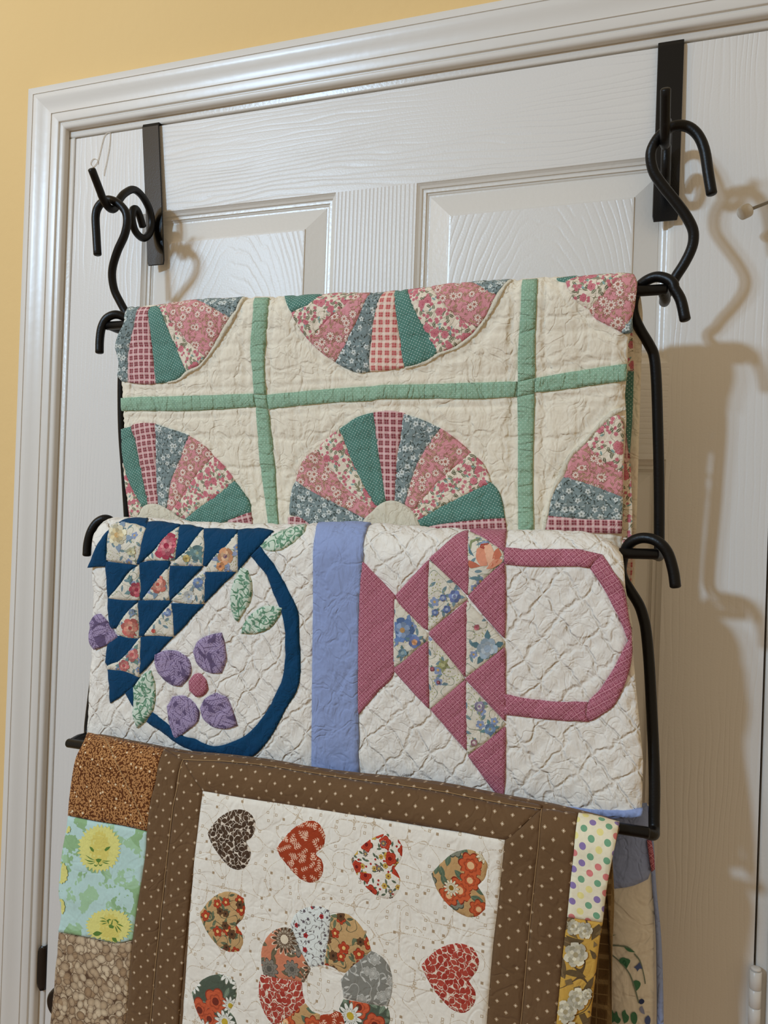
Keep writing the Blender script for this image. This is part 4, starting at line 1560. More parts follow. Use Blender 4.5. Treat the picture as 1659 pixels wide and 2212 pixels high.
FL = [
    [(300, 135), (350, 115), (440, 125), (516, 152), (488, 260), (460, 383), (370, 370), (264, 352), (277, 250)],
    [(735, 142), (717, 250), (704, 353), (600, 355), (512, 355), (580, 290), (650, 200)],
    [(888, 157), (888, 290), (880, 390), (780, 390), (672, 388), (720, 350), (800, 270)],
    [(1106, 182), (1104, 300), (1107, 426), (1000, 428), (897, 430), (950, 340), (1040, 250)],
    [(475, 392), (483, 500), (479, 608), (380, 608), (277, 598), (350, 520), (420, 430)],
    [(670, 397), (665, 500), (668, 610), (580, 610), (497, 610), (560, 520), (630, 430)],
    [(895, 437), (898, 530), (890, 633), (790, 633), (682, 613), (740, 560), (820, 480)],
    [(465, 632), (469, 740), (468, 855), (390, 848), (332, 828), (332, 790), (400, 690)],
    [(680, 634), (692, 740), (694, 843), (600, 836), (507, 836), (560, 770), (630, 690)],
    [(481, 852), (480, 980), (471, 1103), (390, 1068), (330, 1058), (272, 1053), (277, 1030), (350, 1000), (420, 930)],
]
YL, GB, RO, CO_, BL, TE = (226, 206, 160), (140, 158, 176), (188, 78, 96), (220, 138, 118), (126, 150, 190), (106, 140, 140)
BLO = [[((340, 200), 62, 9, [(1, (232, 222, 190)), (.66, (222, 204, 160)), (.25, (206, 170, 116))], 5, GB), ((430, 300), 26, 6, [(1, (222, 218, 180)), (.3, (190, 180, 130))], 3, (170, 180, 160))],
       [((655, 265), 88, 9, [(1, (184, 74, 94)), (.72, (212, 112, 124)), (.45, (228, 150, 152)), (.2, (168, 54, 76))], 4, (140, 160, 180))],
       [((850, 310), 50, 5, [(1, (112, 142, 142)), (.5, (132, 160, 156)), (.2, (176, 180, 140))], 3, TE), ((780, 345), 24, 6, [(1, (214, 190, 120)), (.3, (150, 130, 80))], 3, (150, 170, 150))],
       [((1030, 330), 55, 5, [(1, (222, 164, 122)), (.6, (232, 190, 150)), (.25, (120, 90, 110))], 4, (150, 162, 190)), ((1000, 395), 28, 5, [(1, (226, 160, 110)), (.3, (150, 100, 90))], 2, GB)],
       [((462, 545), 48, 7, [(1, (190, 86, 98)), (.6, (212, 120, 124)), (.25, (160, 60, 76))], 3, (120, 150, 150)), ((420, 480), 18, 5, [(1, (120, 150, 150)), (.3, (120, 150, 150))], 2, TE)],
       [((600, 510), 56, 6, [(1, (214, 128, 112)), (.7, (230, 160, 140)), (.4, (236, 184, 160)), (.2, (196, 96, 84))], 4, (130, 152, 168))],
       [((855, 500), 34, 6, [(1, BL), (.55, (150, 170, 196)), (.25, (190, 180, 150))], 4, (150, 166, 170)), ((800, 590), 40, 5, [(1, (214, 214, 206)), (.5, (186, 196, 206)), (.2, (200, 190, 160))], 2, (150, 166, 170))],
       [((420, 790), 62, 7, [(1, (208, 116, 106)), (.7, (226, 150, 130)), (.42, (234, 176, 150)), (.2, (180, 84, 80))], 3, (120, 140, 160)), ((430, 690), 24, 5, [(1, (140, 156, 176)), (.3, (150, 160, 150))], 2, TE)],
       [((660, 690), 26, 6, [(1, (130, 150, 190)), (.4, (170, 186, 206))], 2, GB), ((570, 808), 14, 5, [(1, (208, 104, 92)), (.4, (190, 84, 80))], 0, TE)],
       [((430, 960), 44, 6, [(1, (216, 130, 126)), (.65, (230, 160, 148)), (.3, (196, 100, 100))], 3, (120, 150, 140)), ((380, 1030), 36, 6, [(1, (214, 126, 122)), (.6, (232, 164, 150)), (.3, (190, 92, 96))], 3, (120, 150, 150))]]
for p, bl in zip(FL, BLO):
    o = cut2('patch', A(p), 'garden_floral', label='cream garden floral patch', damp=.65, grow=.0006)
    sh = []
    for (cx, cy), R, n, cols, nl, lc in bl:
        c = A([(cx, cy)])[0]
        sh += bloom(c, R / 2.9625, n, cols, 1.05, random.uniform(0, 6), nl, lc)
    Q.print_shapes('printed_flower', sh, o)
MV = [
    [(497, 397), (738, 650), (733, 900), (725, 1222), (600, 1370), (467, 1528), (469, 1200), (477, 700)],
    [(745, 647), (850, 530), (988, 382), (988, 600), (984, 898), (950, 880), (850, 790), (770, 700)],
    [(984, 987), (989, 1200), (988, 1483), (900, 1390), (732, 1200), (732, 1187), (800, 1137), (900, 1052)],
    [(997, 370), (1100, 280), (1200, 190), (1283, 152), (1283, 400), (1279, 638), (1200, 560), (1080, 450)],
    [(1277, 682), (1269, 1000), (1259, 1248), (1150, 1110), (1000, 935), (1000, 917), (1100, 830), (1200, 752)],
    [(1261, 1277), (1269, 1500), (1271, 1798), (1150, 1660), (1005, 1490), (1100, 1410)],
    [(1302, 150), (1350, 135), (1450, 143), (1568, 148), (1555, 240), (1548, 310), (1430, 230)],
    [(1549, 397), (1558, 600), (1552, 958), (1420, 810), (1287, 650), (1400, 530)],
    [(1552, 1037), (1558, 1300), (1558, 1578), (1420, 1430), (1264, 1265), (1400, 1160)],
    [(1558, 1627), (1558, 1900), (1545, 2185), (1440, 2050), (1287, 1840), (1420, 1740)],
]
for p in MV:
    cut2('patch', B(p), 'mauve_lattice', label='mauve lattice print patch', damp=.6, grow=.0006)
FM = [
    ([(741, 672), (760, 690), (850, 790), (983, 925), (983, 970), (900, 1040), (800, 1130), (731, 1178), (736, 900)], [((800, 900), 90, 7, [(1, (112, 140, 186)), (.66, (156, 176, 206)), (.22, (190, 150, 100))], 4, (126, 150, 190)), ((890, 990), 46, 5, [(1, (120, 134, 180)), (.5, (224, 170, 130)), (.2, (206, 140, 90))], 3, (110, 140, 150)), ((800, 1070), 34, 5, [(1, (130, 158, 170)), (.4, (160, 180, 180))], 3, TE)]),
    ([(997, 387), (1080, 460), (1180, 560), (1276, 665), (1190, 730), (1090, 820), (992, 903), (992, 600)], [((1185, 650), 46, 6, [(1, (120, 134, 180)), (.5, (170, 184, 206)), (.25, (120, 120, 160))], 4, (126, 150, 160)), ((1100, 660), 26, 5, [(1, (124, 140, 186)), (.5, (186, 196, 210))], 3, (140, 156, 150)), ((1130, 745), 30, 5, [(1, (112, 128, 172)), (.4, (170, 180, 200))], 3, (120, 146, 150)), ((1040, 770), 26, 5, [(1, (118, 134, 176)), (.4, (170, 180, 200))], 2, TE)]),
    ([(1277, 692), (1400, 820), (1548, 985), (1548, 1020), (1400, 1150), (1269, 1248), (1275, 1000)], [((1430, 1040), 80, 6, [(1, (176, 194, 206)), (.68, (196, 208, 214)), (.35, (168, 186, 202))], 5, (96, 128, 136)), ((1350, 880), 22, 4, [(1, (200, 120, 126)), (.4, (176, 90, 104))], 2, (160, 150, 130))]),
    ([(996, 952), (1080, 1040), (1170, 1150), (1253, 1265), (1150, 1360), (1002, 1488), (996, 1200)], [((1100, 1160), 34, 6, [(1, (166, 166, 116)), (.5, (190, 188, 140))], 5, (160, 164, 120)), ((1020, 1190), 18, 4, [(1, (160, 90, 100)), (.4, (190, 130, 130))], 1, TE), ((1065, 1290), 14, 4, [(1, (150, 80, 96)), (.4, (196, 140, 140))], 0, TE)]),
    ([(1292, 162), (1400, 220), (1528, 310), (1547, 352), (1543, 390), (1420, 500), (1287, 633), (1286, 400)], None),
    ([(1272, 1302), (1400, 1430), (1558, 1600), (1420, 1730), (1282, 1828), (1273, 1600)], [((1370, 1470), 40, 5, [(1, (156, 146, 170)), (.55, (214, 206, 200)), (.25, (150, 120, 150))], 4, (150, 160, 130)), ((1450, 1640), 44, 5, [(1, (120, 146, 176)), (.5, (156, 178, 196)), (.2, (180, 160, 110))], 4, (104, 140, 140)), ((1330, 1740), 26, 4, [(1, (176, 130, 140)), (.5, (220, 206, 196))], 3, (150, 150, 120))]),
]
for p, bl in FM:
    o = cut2('patch', B(p), 'garden_floral', label='cream garden floral patch', damp=.65, grow=.0006)
    sh = []
    if bl is None:   # a tulip on a bent stem
        T1, T2, T3 = (204, 118, 92), (226, 152, 122), (236, 182, 150)
        for q, c in (([(1290, 290), (1300, 240), (1370, 215), (1365, 230), (1312, 255), (1305, 300)], (140, 150, 110)), ([(1285, 250), (1300, 300), (1330, 355), (1290, 330)], (96, 128, 138)), ([(1285, 515), (1340, 500), (1395, 520), (1350, 532)], (110, 140, 146)),
                     ([(1290, 380), (1280, 430), (1310, 440), (1380, 425), (1340, 400)], T1), ([(1345, 370), (1350, 300), (1400, 270), (1420, 340), (1430, 420), (1380, 425)], T2), ([(1400, 275), (1450, 260), (1480, 330), (1480, 400), (1440, 430), (1420, 370)], T3),
                     ([(1370, 290), (1380, 262), (1440, 255), (1400, 300)], (176, 84, 70)), ([(1480, 320), (1510, 290), (1535, 340), (1500, 400), (1460, 430)], T1), ([(1470, 380), (1530, 370), (1540, 392), (1470, 440), (1420, 445)], T2)):
            sh.append((B(q), c))
    else:
        for (cx, cy), R, n, cols, nl, lc in bl:
            c = B([(cx, cy)])[0]
            sh += bloom(c, R / 3.4563, n, cols, 1.05, random.uniform(0, 6), nl, lc)
    Q.print_shapes('printed_flower', sh, o)
cut2('sash_strip', B([(170, 97), (138, 200), (126, 400), (125, 800), (120, 1200), (118, 1600), (112, 2060), (300, 2085), (473, 2110), (466, 1600), (465, 1200), (474, 700), (497, 400), (510, 200), (560, 93), (360, 96)]), 'blue_cotton', puff=.0008, label='plain blue strip', damp=.4)
# basket handles
cut2('basket_handle', A([(1250, 265), (1330, 380), (1420, 530), (1490, 680), (1500, 850), (1508, 1050), (1490, 1180), (1420, 1300), (1330, 1470), (1220, 1600), (1130, 1620), (980, 1602), (800, 1565), (700, 1510), (600, 1440), (522, 1390), (560, 1330), (650, 1395), (740, 1470), (830, 1500),
                         (960, 1545), (1080, 1515), (1180, 1460), (1270, 1360), (1340, 1240), (1400, 1090), (1415, 900), (1405, 740), (1350, 600), (1290, 450), (1240, 390), (1190, 330)]), 'navy_cotton', layer=1, label='curved navy handle')
cut2('basket_handle', A([(380, 1200), (430, 1165), (447, 1230), (437, 1296)]), 'navy_cotton', layer=1, label='navy handle end')
for p in ([(90, 192), (300, 205), (480, 200), (640, 215), (740, 238), (690, 280), (655, 330), (500, 318), (300, 320), (92, 305)],
          [(742, 238), (800, 330), (860, 420), (890, 500), (920, 680), (935, 770), (910, 808), (870, 700), (790, 540), (720, 420), (658, 333), (692, 281)],
          [(935, 773), (938, 900), (920, 1010), (860, 1170), (810, 1250), (740, 1300), (657, 1348), (632, 1320), (647, 1222), (730, 1130), (830, 970), (890, 850), (910, 812)],
          [(90, 1165), (200, 1190), (350, 1210), (500, 1220), (643, 1222), (629, 1300), (653, 1352), (500, 1345), (300, 1325), (90, 1300)]):
    cut2('basket_handle', C_(p), 'mauve_lattice', PI / 2, layer=1, label='mauve lattice print handle')
for p, a in (([(1250, 265), (1330, 200), (1420, 145), (1545, 125), (1530, 170), (1450, 240), (1370, 290), (1285, 292)], 0), ([(1125, 405), (1165, 420), (1195, 500), (1190, 600), (1150, 680), (1105, 750), (1080, 720), (1065, 620), (1075, 520)], 0),
             ([(1125, 825), (1150, 760), (1210, 690), (1290, 650), (1395, 660), (1370, 720), (1310, 790), (1220, 825)], 0), ([(435, 1170), (500, 1090), (550, 1060), (575, 1180), (570, 1290), (520, 1380), (465, 1430), (440, 1350), (440, 1260)], 0)):
    cut2('leaf', A(p), 'green_leaf', layer=2, label='pale green leaf print leaf')
for p in ([(150, 760), (185, 710), (220, 700), (265, 745), (310, 820), (335, 850), (290, 880), (230, 915), (185, 930), (152, 880)], [(578, 960), (640, 935), (720, 940), (790, 985), (810, 1050), (790, 1110), (740, 1165), (680, 1150), (610, 1090), (580, 1020)],
          [(825, 940), (860, 870), (930, 835), (1000, 820), (1020, 900), (1030, 990), (1000, 1080), (930, 1075), (860, 1030)], [(655, 1290), (690, 1230), (760, 1225), (820, 1260), (862, 1320), (850, 1390), (780, 1450), (710, 1500), (680, 1420)],
          [(870, 1300), (900, 1240), (970, 1205), (1040, 1235), (1070, 1300), (1105, 1415), (1030, 1435), (950, 1420), (890, 1370)]):
    cut2('petal', A(p), 'purple_leaf', random.uniform(0, 3), layer=2, label='purple leaf print petal')
cut2('flower_heart', A([(795, 1130), (830, 1085), (870, 1082), (905, 1120), (910, 1180), (880, 1225), (840, 1230), (800, 1190)]), 'mauve_lattice', layer=2, puff=.0012, label='mauve flower heart')
Q.base([(212, 1130), (198, 1150), (193, 1190), (191, 1225), (194, 1300), (191, 1350), (192, 1400), (187, 1480), (182, 1560), (180, 1640)],
       [(1335, 1172), (1344, 1190), (1347, 1230), (1349, 1290), (1357, 1340), (1365, 1400), (1366, 1470), (1372, 1560), (1380, 1660), (1386, 1745)], hem_at, .22)
# blue binding along the short front flap's hem
hx = np.linspace(.28, XR2, 60)
ht = hem_at(hx) + .0008 * np.sin(hx * 40)
cut2('binding', None, 'blue_cotton', puff=.001, layer=1, record=False, label='blue edge binding', fabric=np.concatenate([np.stack([hx, ht - .0035], -1), np.stack([hx, ht + .0035], -1)[::-1]]))
# the long back flap, hanging behind the third bar
DB = .112


def back_sheet(name, pts, material, dd, lab, thick=.005):
    q = densify([at(px, py, DB)[[0, 2]] for px, py in pts], .01)
    lo, hi = q.min(0), q.max(0)
    gx, gy = np.meshgrid(np.arange(lo[0], hi[0], .006), np.arange(lo[1], hi[1], .006))
    g_ = np.stack([gx.ravel(), gy.ravel()], -1)
    g_ = g_[inside(g_, q)]
    g_ = g_[seg_dist(g_, q) > .003] if len(g_) else g_
    P = np.concatenate([q, g_])
    vs, _, fs, _, _, _ = delaunay_2d_cdt([Vector(map(float, p)) for p in P], [], [list(range(len(q)))], 1, 1e-7)
    P = np.array([tuple(v) for v in vs])
    d = seg_dist(P, q)
    y = -DB - dd - .0022 * fbm(P[:, 0] / .05, P[:, 1] / .11, 71, 3) - .004 * np.sin(P[:, 0] * 60 + P[:, 1] * 6) - .001 * (1 - np.exp(-d / .004))
    W = np.stack([P[:, 0], y, P[:, 1]], -1)
    F = [tuple(f) for f in fs]
    a, b, c = (W[i] for i in F[0][:3])
    if np.cross(b - a, c - a)[1] > 0:
        F = [f[::-1] for f in F]
    o = mesh(name, W, F, MT(material), Q.root, True, P)
    m_ = o.modifiers.new('thick', 'SOLIDIFY')
    m_.thickness = thick
    m_.offset = -1
    o['label'] = lab
    return o


back_sheet('back_flap', [(1180, 1800), (1402, 1742), (1412, 1860), (1412, 2320), (1180, 2320)], 'ivory_cotton', 0, 'cream back flap with printed leaf vine')
back_sheet('sash_strip', [(1200, 1740), (1398, 1735), (1404, 1800), (1406, 1880), (1400, 1897), (1370, 1908), (1320, 1913), (1200, 1915)], 'blue_cotton', .0035, 'plain blue strip on the back flap', .003)
back_sheet('binding', [(1396, 1740), (1404, 1800), (1408, 1900), (1417, 2000), (1420, 2100), (1420, 2320), (1434, 2320), (1433, 2150), (1428, 2020), (1418, 1920), (1412, 1820), (1404, 1745)], 'blue_cotton', .002, 'blue edge strip on the back flap', .004)
back_sheet('patch', [(1398, 1812), (1408, 1815), (1413, 1845), (1415, 1875), (1408, 1880), (1403, 1850)], 'mauve_lattice', .006, 'mauve patch peeping past the back flap', .003)


LG, DG, IN_, SB = (74, 122, 92), (54, 100, 76), (84, 98, 146), (120, 132, 118)
ZC = fr(1000, 1700, 2.5175)
vs_ = []
for pts, col in (([(800, 845), (860, 850), (905, 862), (940, 890), (935, 884), (900, 852), (860, 843), (800, 838)], SB), ([(800, 880), (850, 920), (905, 985), (935, 1060), (960, 1160), (955, 1162), (928, 1062), (899, 988), (846, 925), (800, 887)], SB),
                 ([(935, 890), (965, 930), (985, 1000), (995, 1060), (990, 1062), (980, 1002), (960, 934), (930, 893)], SB), ([(875, 848), (905, 855), (938, 886), (900, 876)], LG), ([(800, 790), (838, 786), (800, 796)], DG),
                 ([(852, 925), (870, 908), (890, 914), (912, 925), (905, 945), (892, 968), (876, 950)], LG), ([(860, 918), (885, 925), (895, 960), (875, 945)], DG), ([(930, 965), (948, 955), (962, 940), (972, 962), (978, 980), (962, 975), (950, 990), (942, 972)], IN_),
                 ([(925, 1050), (940, 1035), (966, 1050), (962, 1075), (945, 1092), (934, 1076)], LG), ([(958, 1150), (972, 1138), (988, 1152), (980, 1166), (964, 1166)], (56, 66, 104)), ([(960, 1190), (975, 1178), (985, 1200), (990, 1225), (972, 1215)], (140, 146, 176)),
                 ([(805, 1200), (815, 1188), (825, 1210), (840, 1195), (850, 1225), (862, 1240), (845, 1262), (828, 1250), (812, 1262)], LG), ([(868, 1200), (885, 1188), (892, 1210), (905, 1225), (900, 1250), (880, 1262), (872, 1236)], LG), ([(915, 1215), (935, 1205), (950, 1235), (940, 1270), (922, 1262)], LG),
                 ([(990, 1250), (1008, 1232), (1020, 1250), (1014, 1285), (996, 1280)], IN_)):
    vs_.append((ZC(pts), col))
vine_v, vine_f, vine_m, vine_i = [], [], [], []
for k, (poly, col) in enumerate(vs_):
    q = densify([at(px, py, DB)[[0, 2]] for px, py in poly], .002, 100)
    vv, _, ff, _, _, _ = delaunay_2d_cdt([Vector(map(float, p)) for p in q], [], [list(range(len(q)))], 1, 1e-7)
    b0 = len(vine_v)
    for p in vv:
        y = -DB - .0022 * fbm(np.array([p[0] / .05]), np.array([p[1] / .11]), 71, 3)[0] - .004 * math.sin(p[0] * 60 + p[1] * 6) - .0019
        vine_v.append((p[0], y, p[1]))
    if ink(col) not in vine_m:
        vine_m.append(ink(col))
    for f in ff:
        vine_f.append([b0 + i for i in f])
        vine_i.append(vine_m.index(ink(col)))
BF = [o for o in Q.root.children if o.name.startswith('back_flap')][0]
mesh('printed_vine', vine_v, vine_f, vine_m, BF, True, [(p[0], p[2]) for p in vine_v], vine_i)['label'] = 'green leaf vine with blue flowers'


# ================================================================== the heart quilt on the third bar
def disp_heart(x, t):
    n = .0060 * fbm(x / .15, t / .20, 43, 2) + .0007 * fbm(x / .03, t / .022, 45, 3)
    n = n + .0012 * vnoise(x / .05, t / .012, 47) * np.clip((vnoise(x / .09, t / .2, 48) + .2) * 2, 0, 1)
    return n


TOP3 = [(165, 1580), (185, 1583), (200, 1585), (250, 1594), (300, 1604), (355, 1613), (400, 1621), (500, 1631), (600, 1644), (700, 1661), (776, 1672), (850, 1681), (900, 1690), (1000, 1706), (1090, 1726), (1180, 1744), (1250, 1757), (1300, 1769), (1336, 1779), (1360, 1786)]
Q = Quilt('heart_quilt', 'brown bordered quilt with printed heart patches on cream, lowest of the three quilts', .1650, .0235, .03, -.04, TOP3, .168, disp_heart, 'brown_diamonds')
Q.tmax = .45
A, B, C_ = fr(60, 1560, 2.8603), fr(400, 1640, 2.37), fr(1000, 1700, 2.5175)
cut3 = Q.patch
cut3('border_square', A([(372, 62), (480, 82), (650, 117), (843, 152), (820, 200), (790, 330), (760, 470), (738, 670), (600, 638), (400, 603), (255, 573), (265, 420), (290, 250), (340, 130)]), 'brown_sprigs', label='rust brown sprig print square')
aq = cut3('border_square', A([(255, 580), (400, 610), (600, 645), (736, 677), (733, 780), (718, 920), (688, 1100), (653, 1340), (560, 1358), (400, 1328), (200, 1288), (215, 1180), (200, 1030), (210, 900), (230, 740)]), 'aqua_leafy', label='aqua square printed with yellow lion faces')
cut3('border_square', A([(203, 1292), (400, 1337), (560, 1364), (653, 1347), (630, 1550), (600, 1865), (585, 2100), (120, 2100), (145, 1865), (165, 1700), (180, 1520)]), 'pebbles', label='brown pebble print square')
YM, YD, GRN = (230, 224, 134), (224, 210, 112), (96, 132, 58)


def mane(cx, cy, rx, ry, n, rot):
    po = []
    for i in range(n):
        for f in (1.0, .86):
            a = rot + 2 * PI * (i + (0 if f == 1.0 else .5)) / n
            f *= 1 + random.uniform(-.05, .05)
            po.append((cx + rx * f * math.cos(a), cy + ry * f * math.sin(a)))
    return po


sh = [(A(mane(452, 775, 136, 150, 34, 0)), YM), (A(mane(455, 770, 62, 112, 18, .1)), YD)]
for q in ([(392, 762), (408, 768), (420, 784), (418, 796), (402, 786)], [(484, 784), (496, 768), (522, 762), (510, 780), (492, 792)], [(430, 842), (448, 836), (468, 842), (458, 856), (448, 862), (438, 856)],
          [(446, 860), (450, 860), (450, 872), (446, 872)], [(424, 870), (432, 878), (446, 872), (434, 886), (422, 880)], [(450, 872), (462, 876), (472, 868), (468, 880), (456, 884)],
          [(428, 846), (400, 832), (368, 812), (398, 838)], [(428, 852), (396, 848), (362, 838), (396, 856)], [(430, 858), (404, 864), (378, 862), (404, 870)], [(468, 848), (496, 850), (522, 850), (496, 856)], [(468, 854), (494, 862), (514, 868), (490, 868)]):
    sh.append((A(q), GRN))
sh += [(A(mane(512, 1252, 146, 112, 32, .1)), YM), (A(mane(520, 1262, 70, 90, 16, .3)), YD)]
for q in ([(414, 1298), (440, 1282), (474, 1294), (452, 1310), (430, 1312)], [(532, 1322), (556, 1324), (564, 1350), (548, 1352), (534, 1340)], [(512, 1246), (524, 1240), (546, 1252), (540, 1266), (518, 1262)], [(526, 1240), (532, 1220), (540, 1206), (536, 1226), (534, 1244)],
          [(512, 1240), (500, 1216), (516, 1206), (530, 1214), (514, 1216)], [(538, 1212), (556, 1210), (574, 1226), (566, 1236), (556, 1220)], [(500, 1212), (480, 1200), (458, 1198), (482, 1206)], [(502, 1222), (480, 1216), (456, 1220), (480, 1224)], [(504, 1230), (484, 1232), (468, 1240), (486, 1238)],
          [(560, 1236), (584, 1240), (606, 1256), (582, 1248)], [(558, 1244), (578, 1262), (592, 1284), (572, 1266)], [(552, 1250), (564, 1272), (568, 1292), (558, 1276)]):
    sh.append((A(q), GRN))
sh += [(A(mane(222, 925, 42, 70, 14, .2)), YM), (A(mane(246, 655, 30, 28, 10, 0)), YM), (A(mane(222, 1130, 22, 52, 10, 0)), YM)]
Q.print_shapes('printed_lion', sh, aq, 'yellow lion face print')
# brown frame strips
ed = A([(843, 155)])[0]
ltop, lbot = A([(960, 228)])[0], A([(728, 2120)])[0]
strip = cut3
strip('border_strip', A([(843, 155), (958, 226), (900, 520), (850, 1000), (805, 1420), (755, 1865), (728, 2100), (587, 2100), (602, 1865), (655, 1345), (690, 1100), (735, 780), (742, 620), (762, 470), (792, 330), (822, 200)]), 'brown_diamonds', 0, puff=.0007)
strip('border_strip', A([(962, 228), (1080, 428), (1052, 700), (1012, 1000), (960, 1500), (925, 1865), (905, 2100), (730, 2100), (757, 1865), (807, 1420), (852, 1000), (902, 520)]), 'brown_diamonds', 0, puff=.0007)
strip('border_strip', [(357, 1614), (400, 1621), (500, 1631), (600, 1644), (700, 1661), (776, 1672), (850, 1681), (900, 1690), (1000, 1706), (1090, 1726), (1170, 1744), (1168, 1752), (1080, 1738), (1000, 1722), (900, 1704), (776, 1684), (700, 1672), (600, 1656), (500, 1645), (396, 1639)], 'brown_diamonds', PI / 2, puff=.0007)
strip('border_strip', [(397, 1641), (500, 1647), (600, 1658), (700, 1674), (776, 1686), (900, 1706), (1000, 1724), (1080, 1740), (1168, 1754), (1130, 1783), (1092, 1811), (1000, 1795), (900, 1780), (737, 1756), (569, 1731), (438, 1709)], 'brown_diamonds', PI / 2, puff=.0007)
strip('border_strip', C_([(428, 134), (415, 280), (400, 420), (370, 700), (345, 960), (315, 1289), (295, 1500), (105, 1500), (130, 1289), (160, 950), (190, 640), (215, 420), (230, 285), (330, 212)]), 'brown_diamonds', 0, puff=.0007)
strip('border_strip', C_([(430, 130), (530, 140), (626, 150), (603, 340), (588, 480), (566, 705), (548, 850), (528, 1050), (506, 1289), (490, 1500), (297, 1500), (317, 1289), (347, 960), (372, 700), (402, 420), (417, 280)]), 'brown_diamonds', 0, puff=.0007)
cut3('border_square', C_([(629, 150), (740, 165), (850, 195), (832, 290), (802, 440), (780, 560), (760, 733), (660, 718), (568, 703), (590, 480), (605, 340)]), 'candy_dots', label='cream square with coloured dots')
yr = cut3('border_square', C_([(568, 707), (660, 722), (760, 737), (740, 860), (720, 1030), (690, 1289), (676, 1500), (492, 1500), (508, 1289), (530, 1050), (550, 850)]), 'yellow_roses', label='yellow square with pale printed roses')
WH, WG, WB, BRN, BR2 = (226, 218, 192), (206, 196, 164), (176, 162, 126), (104, 84, 54), (128, 106, 70)
sh = []
for q, c in (([(700, 770), (740, 740), (758, 760), (740, 800), (700, 830)], BRN), ([(560, 800), (600, 815), (660, 830), (640, 845), (580, 835)], BRN), ([(720, 800), (750, 770), (745, 850), (710, 870)], BR2), ([(540, 1010), (580, 990), (640, 1000), (670, 1035), (610, 1030)], BRN), ([(555, 1050), (590, 1040), (600, 1070), (560, 1080)], BR2),
             ([(680, 1060), (712, 1030), (700, 1090), (640, 1150), (650, 1110)], BRN), ([(600, 1090), (640, 1080), (620, 1130)], BR2), ([(690, 880), (720, 900), (735, 940), (705, 930)], BRN), ([(630, 1240), (690, 1220), (700, 1270), (650, 1289)], BRN), ([(560, 730), (600, 770), (625, 820), (580, 800)], BR2)):
    sh.append((C_(q), c))
for (cx, cy), R, n in (((600, 750), 46, 6), ((665, 775), 44, 6), ((615, 905), 66, 7), ((625, 1150), 58, 7), ((560, 1215), 62, 7), ((680, 1120), 30, 5), ((590, 1330), 60, 7)):
    c = C_([(cx, cy)])[0]
    sh += bloom(c, R / 2.5175, n, [(1, WH), (.74, WG), (.5, WH), (.22, WB)], 1.1, cx)
Q.print_shapes('printed_rose', sh, yr, 'pale printed roses with brown leaves')
cream = cut3('center_block', B([(90, 165), (400, 215), (800, 275), (1200, 340), (1640, 408), (1610, 700), (1580, 950), (1545, 1356), (1520, 1600), (-35, 1600), (-15, 1356), (10, 1050), (40, 650), (70, 350)]), 'cream_vines', layer=1, puff=.0010, step_=.004, label='cream block with faint vine print')
HE = [
    ('brown_leaves', 'dark brown leaf print heart', [(118, 372), (150, 320), (200, 275), (270, 250), (330, 265), (365, 310), (368, 360), (350, 400), (325, 418), (345, 455), (348, 500), (320, 550), (280, 567), (230, 545), (180, 490), (140, 430)]),
    ('rust_sprigs', 'rust red sprig print heart', [(465, 453), (520, 380), (580, 330), (650, 308), (700, 330), (730, 385), (720, 440), (680, 480), (710, 510), (720, 560), (700, 610), (655, 632), (600, 615), (540, 560), (490, 500)]),
    ('bright_meadow', 'white heart with red and yellow flowers', [(848, 508), (900, 440), (960, 395), (1030, 372), (1090, 390), (1125, 440), (1120, 500), (1085, 550), (1110, 590), (1110, 650), (1080, 705), (1030, 710), (960, 675), (890, 600)]),
    ('tan_garden', 'tan heart with orange flowers and a daisy', [(1258, 578), (1310, 520), (1380, 465), (1460, 450), (1530, 475), (1560, 530), (1545, 600), (1510, 640), (1545, 700), (1545, 760), (1500, 800), (1440, 800), (1370, 760), (1300, 680)]),
    ('tan_sprigs', 'tan heart with red flower sprigs', [(78, 780), (130, 710), (200, 668), (260, 668), (315, 700), (322, 760), (310, 810), (278, 842), (305, 880), (312, 930), (290, 980), (240, 985), (180, 960), (120, 890), (90, 830)]),
    ('daisy_print', 'green heart with white daisies', [(35, 1190), (90, 1120), (160, 1090), (220, 1090), (275, 1130), (280, 1190), (262, 1250), (240, 1285), (268, 1320), (275, 1380), (250, 1440), (190, 1450), (110, 1390), (60, 1290)]),
    ('red_leaves', 'red leaf print heart', [(1208, 1042), (1260, 985), (1330, 940), (1410, 925), (1480, 945), (1512, 1010), (1505, 1070), (1465, 1125), (1495, 1180), (1490, 1240), (1440, 1290), (1390, 1285), (1330, 1240), (1260, 1150)]),
]
for m_, lab, p in HE:
    cut3('heart', B(p), m_, random.uniform(0, 3), layer=3, puff=.0011, label=lab)
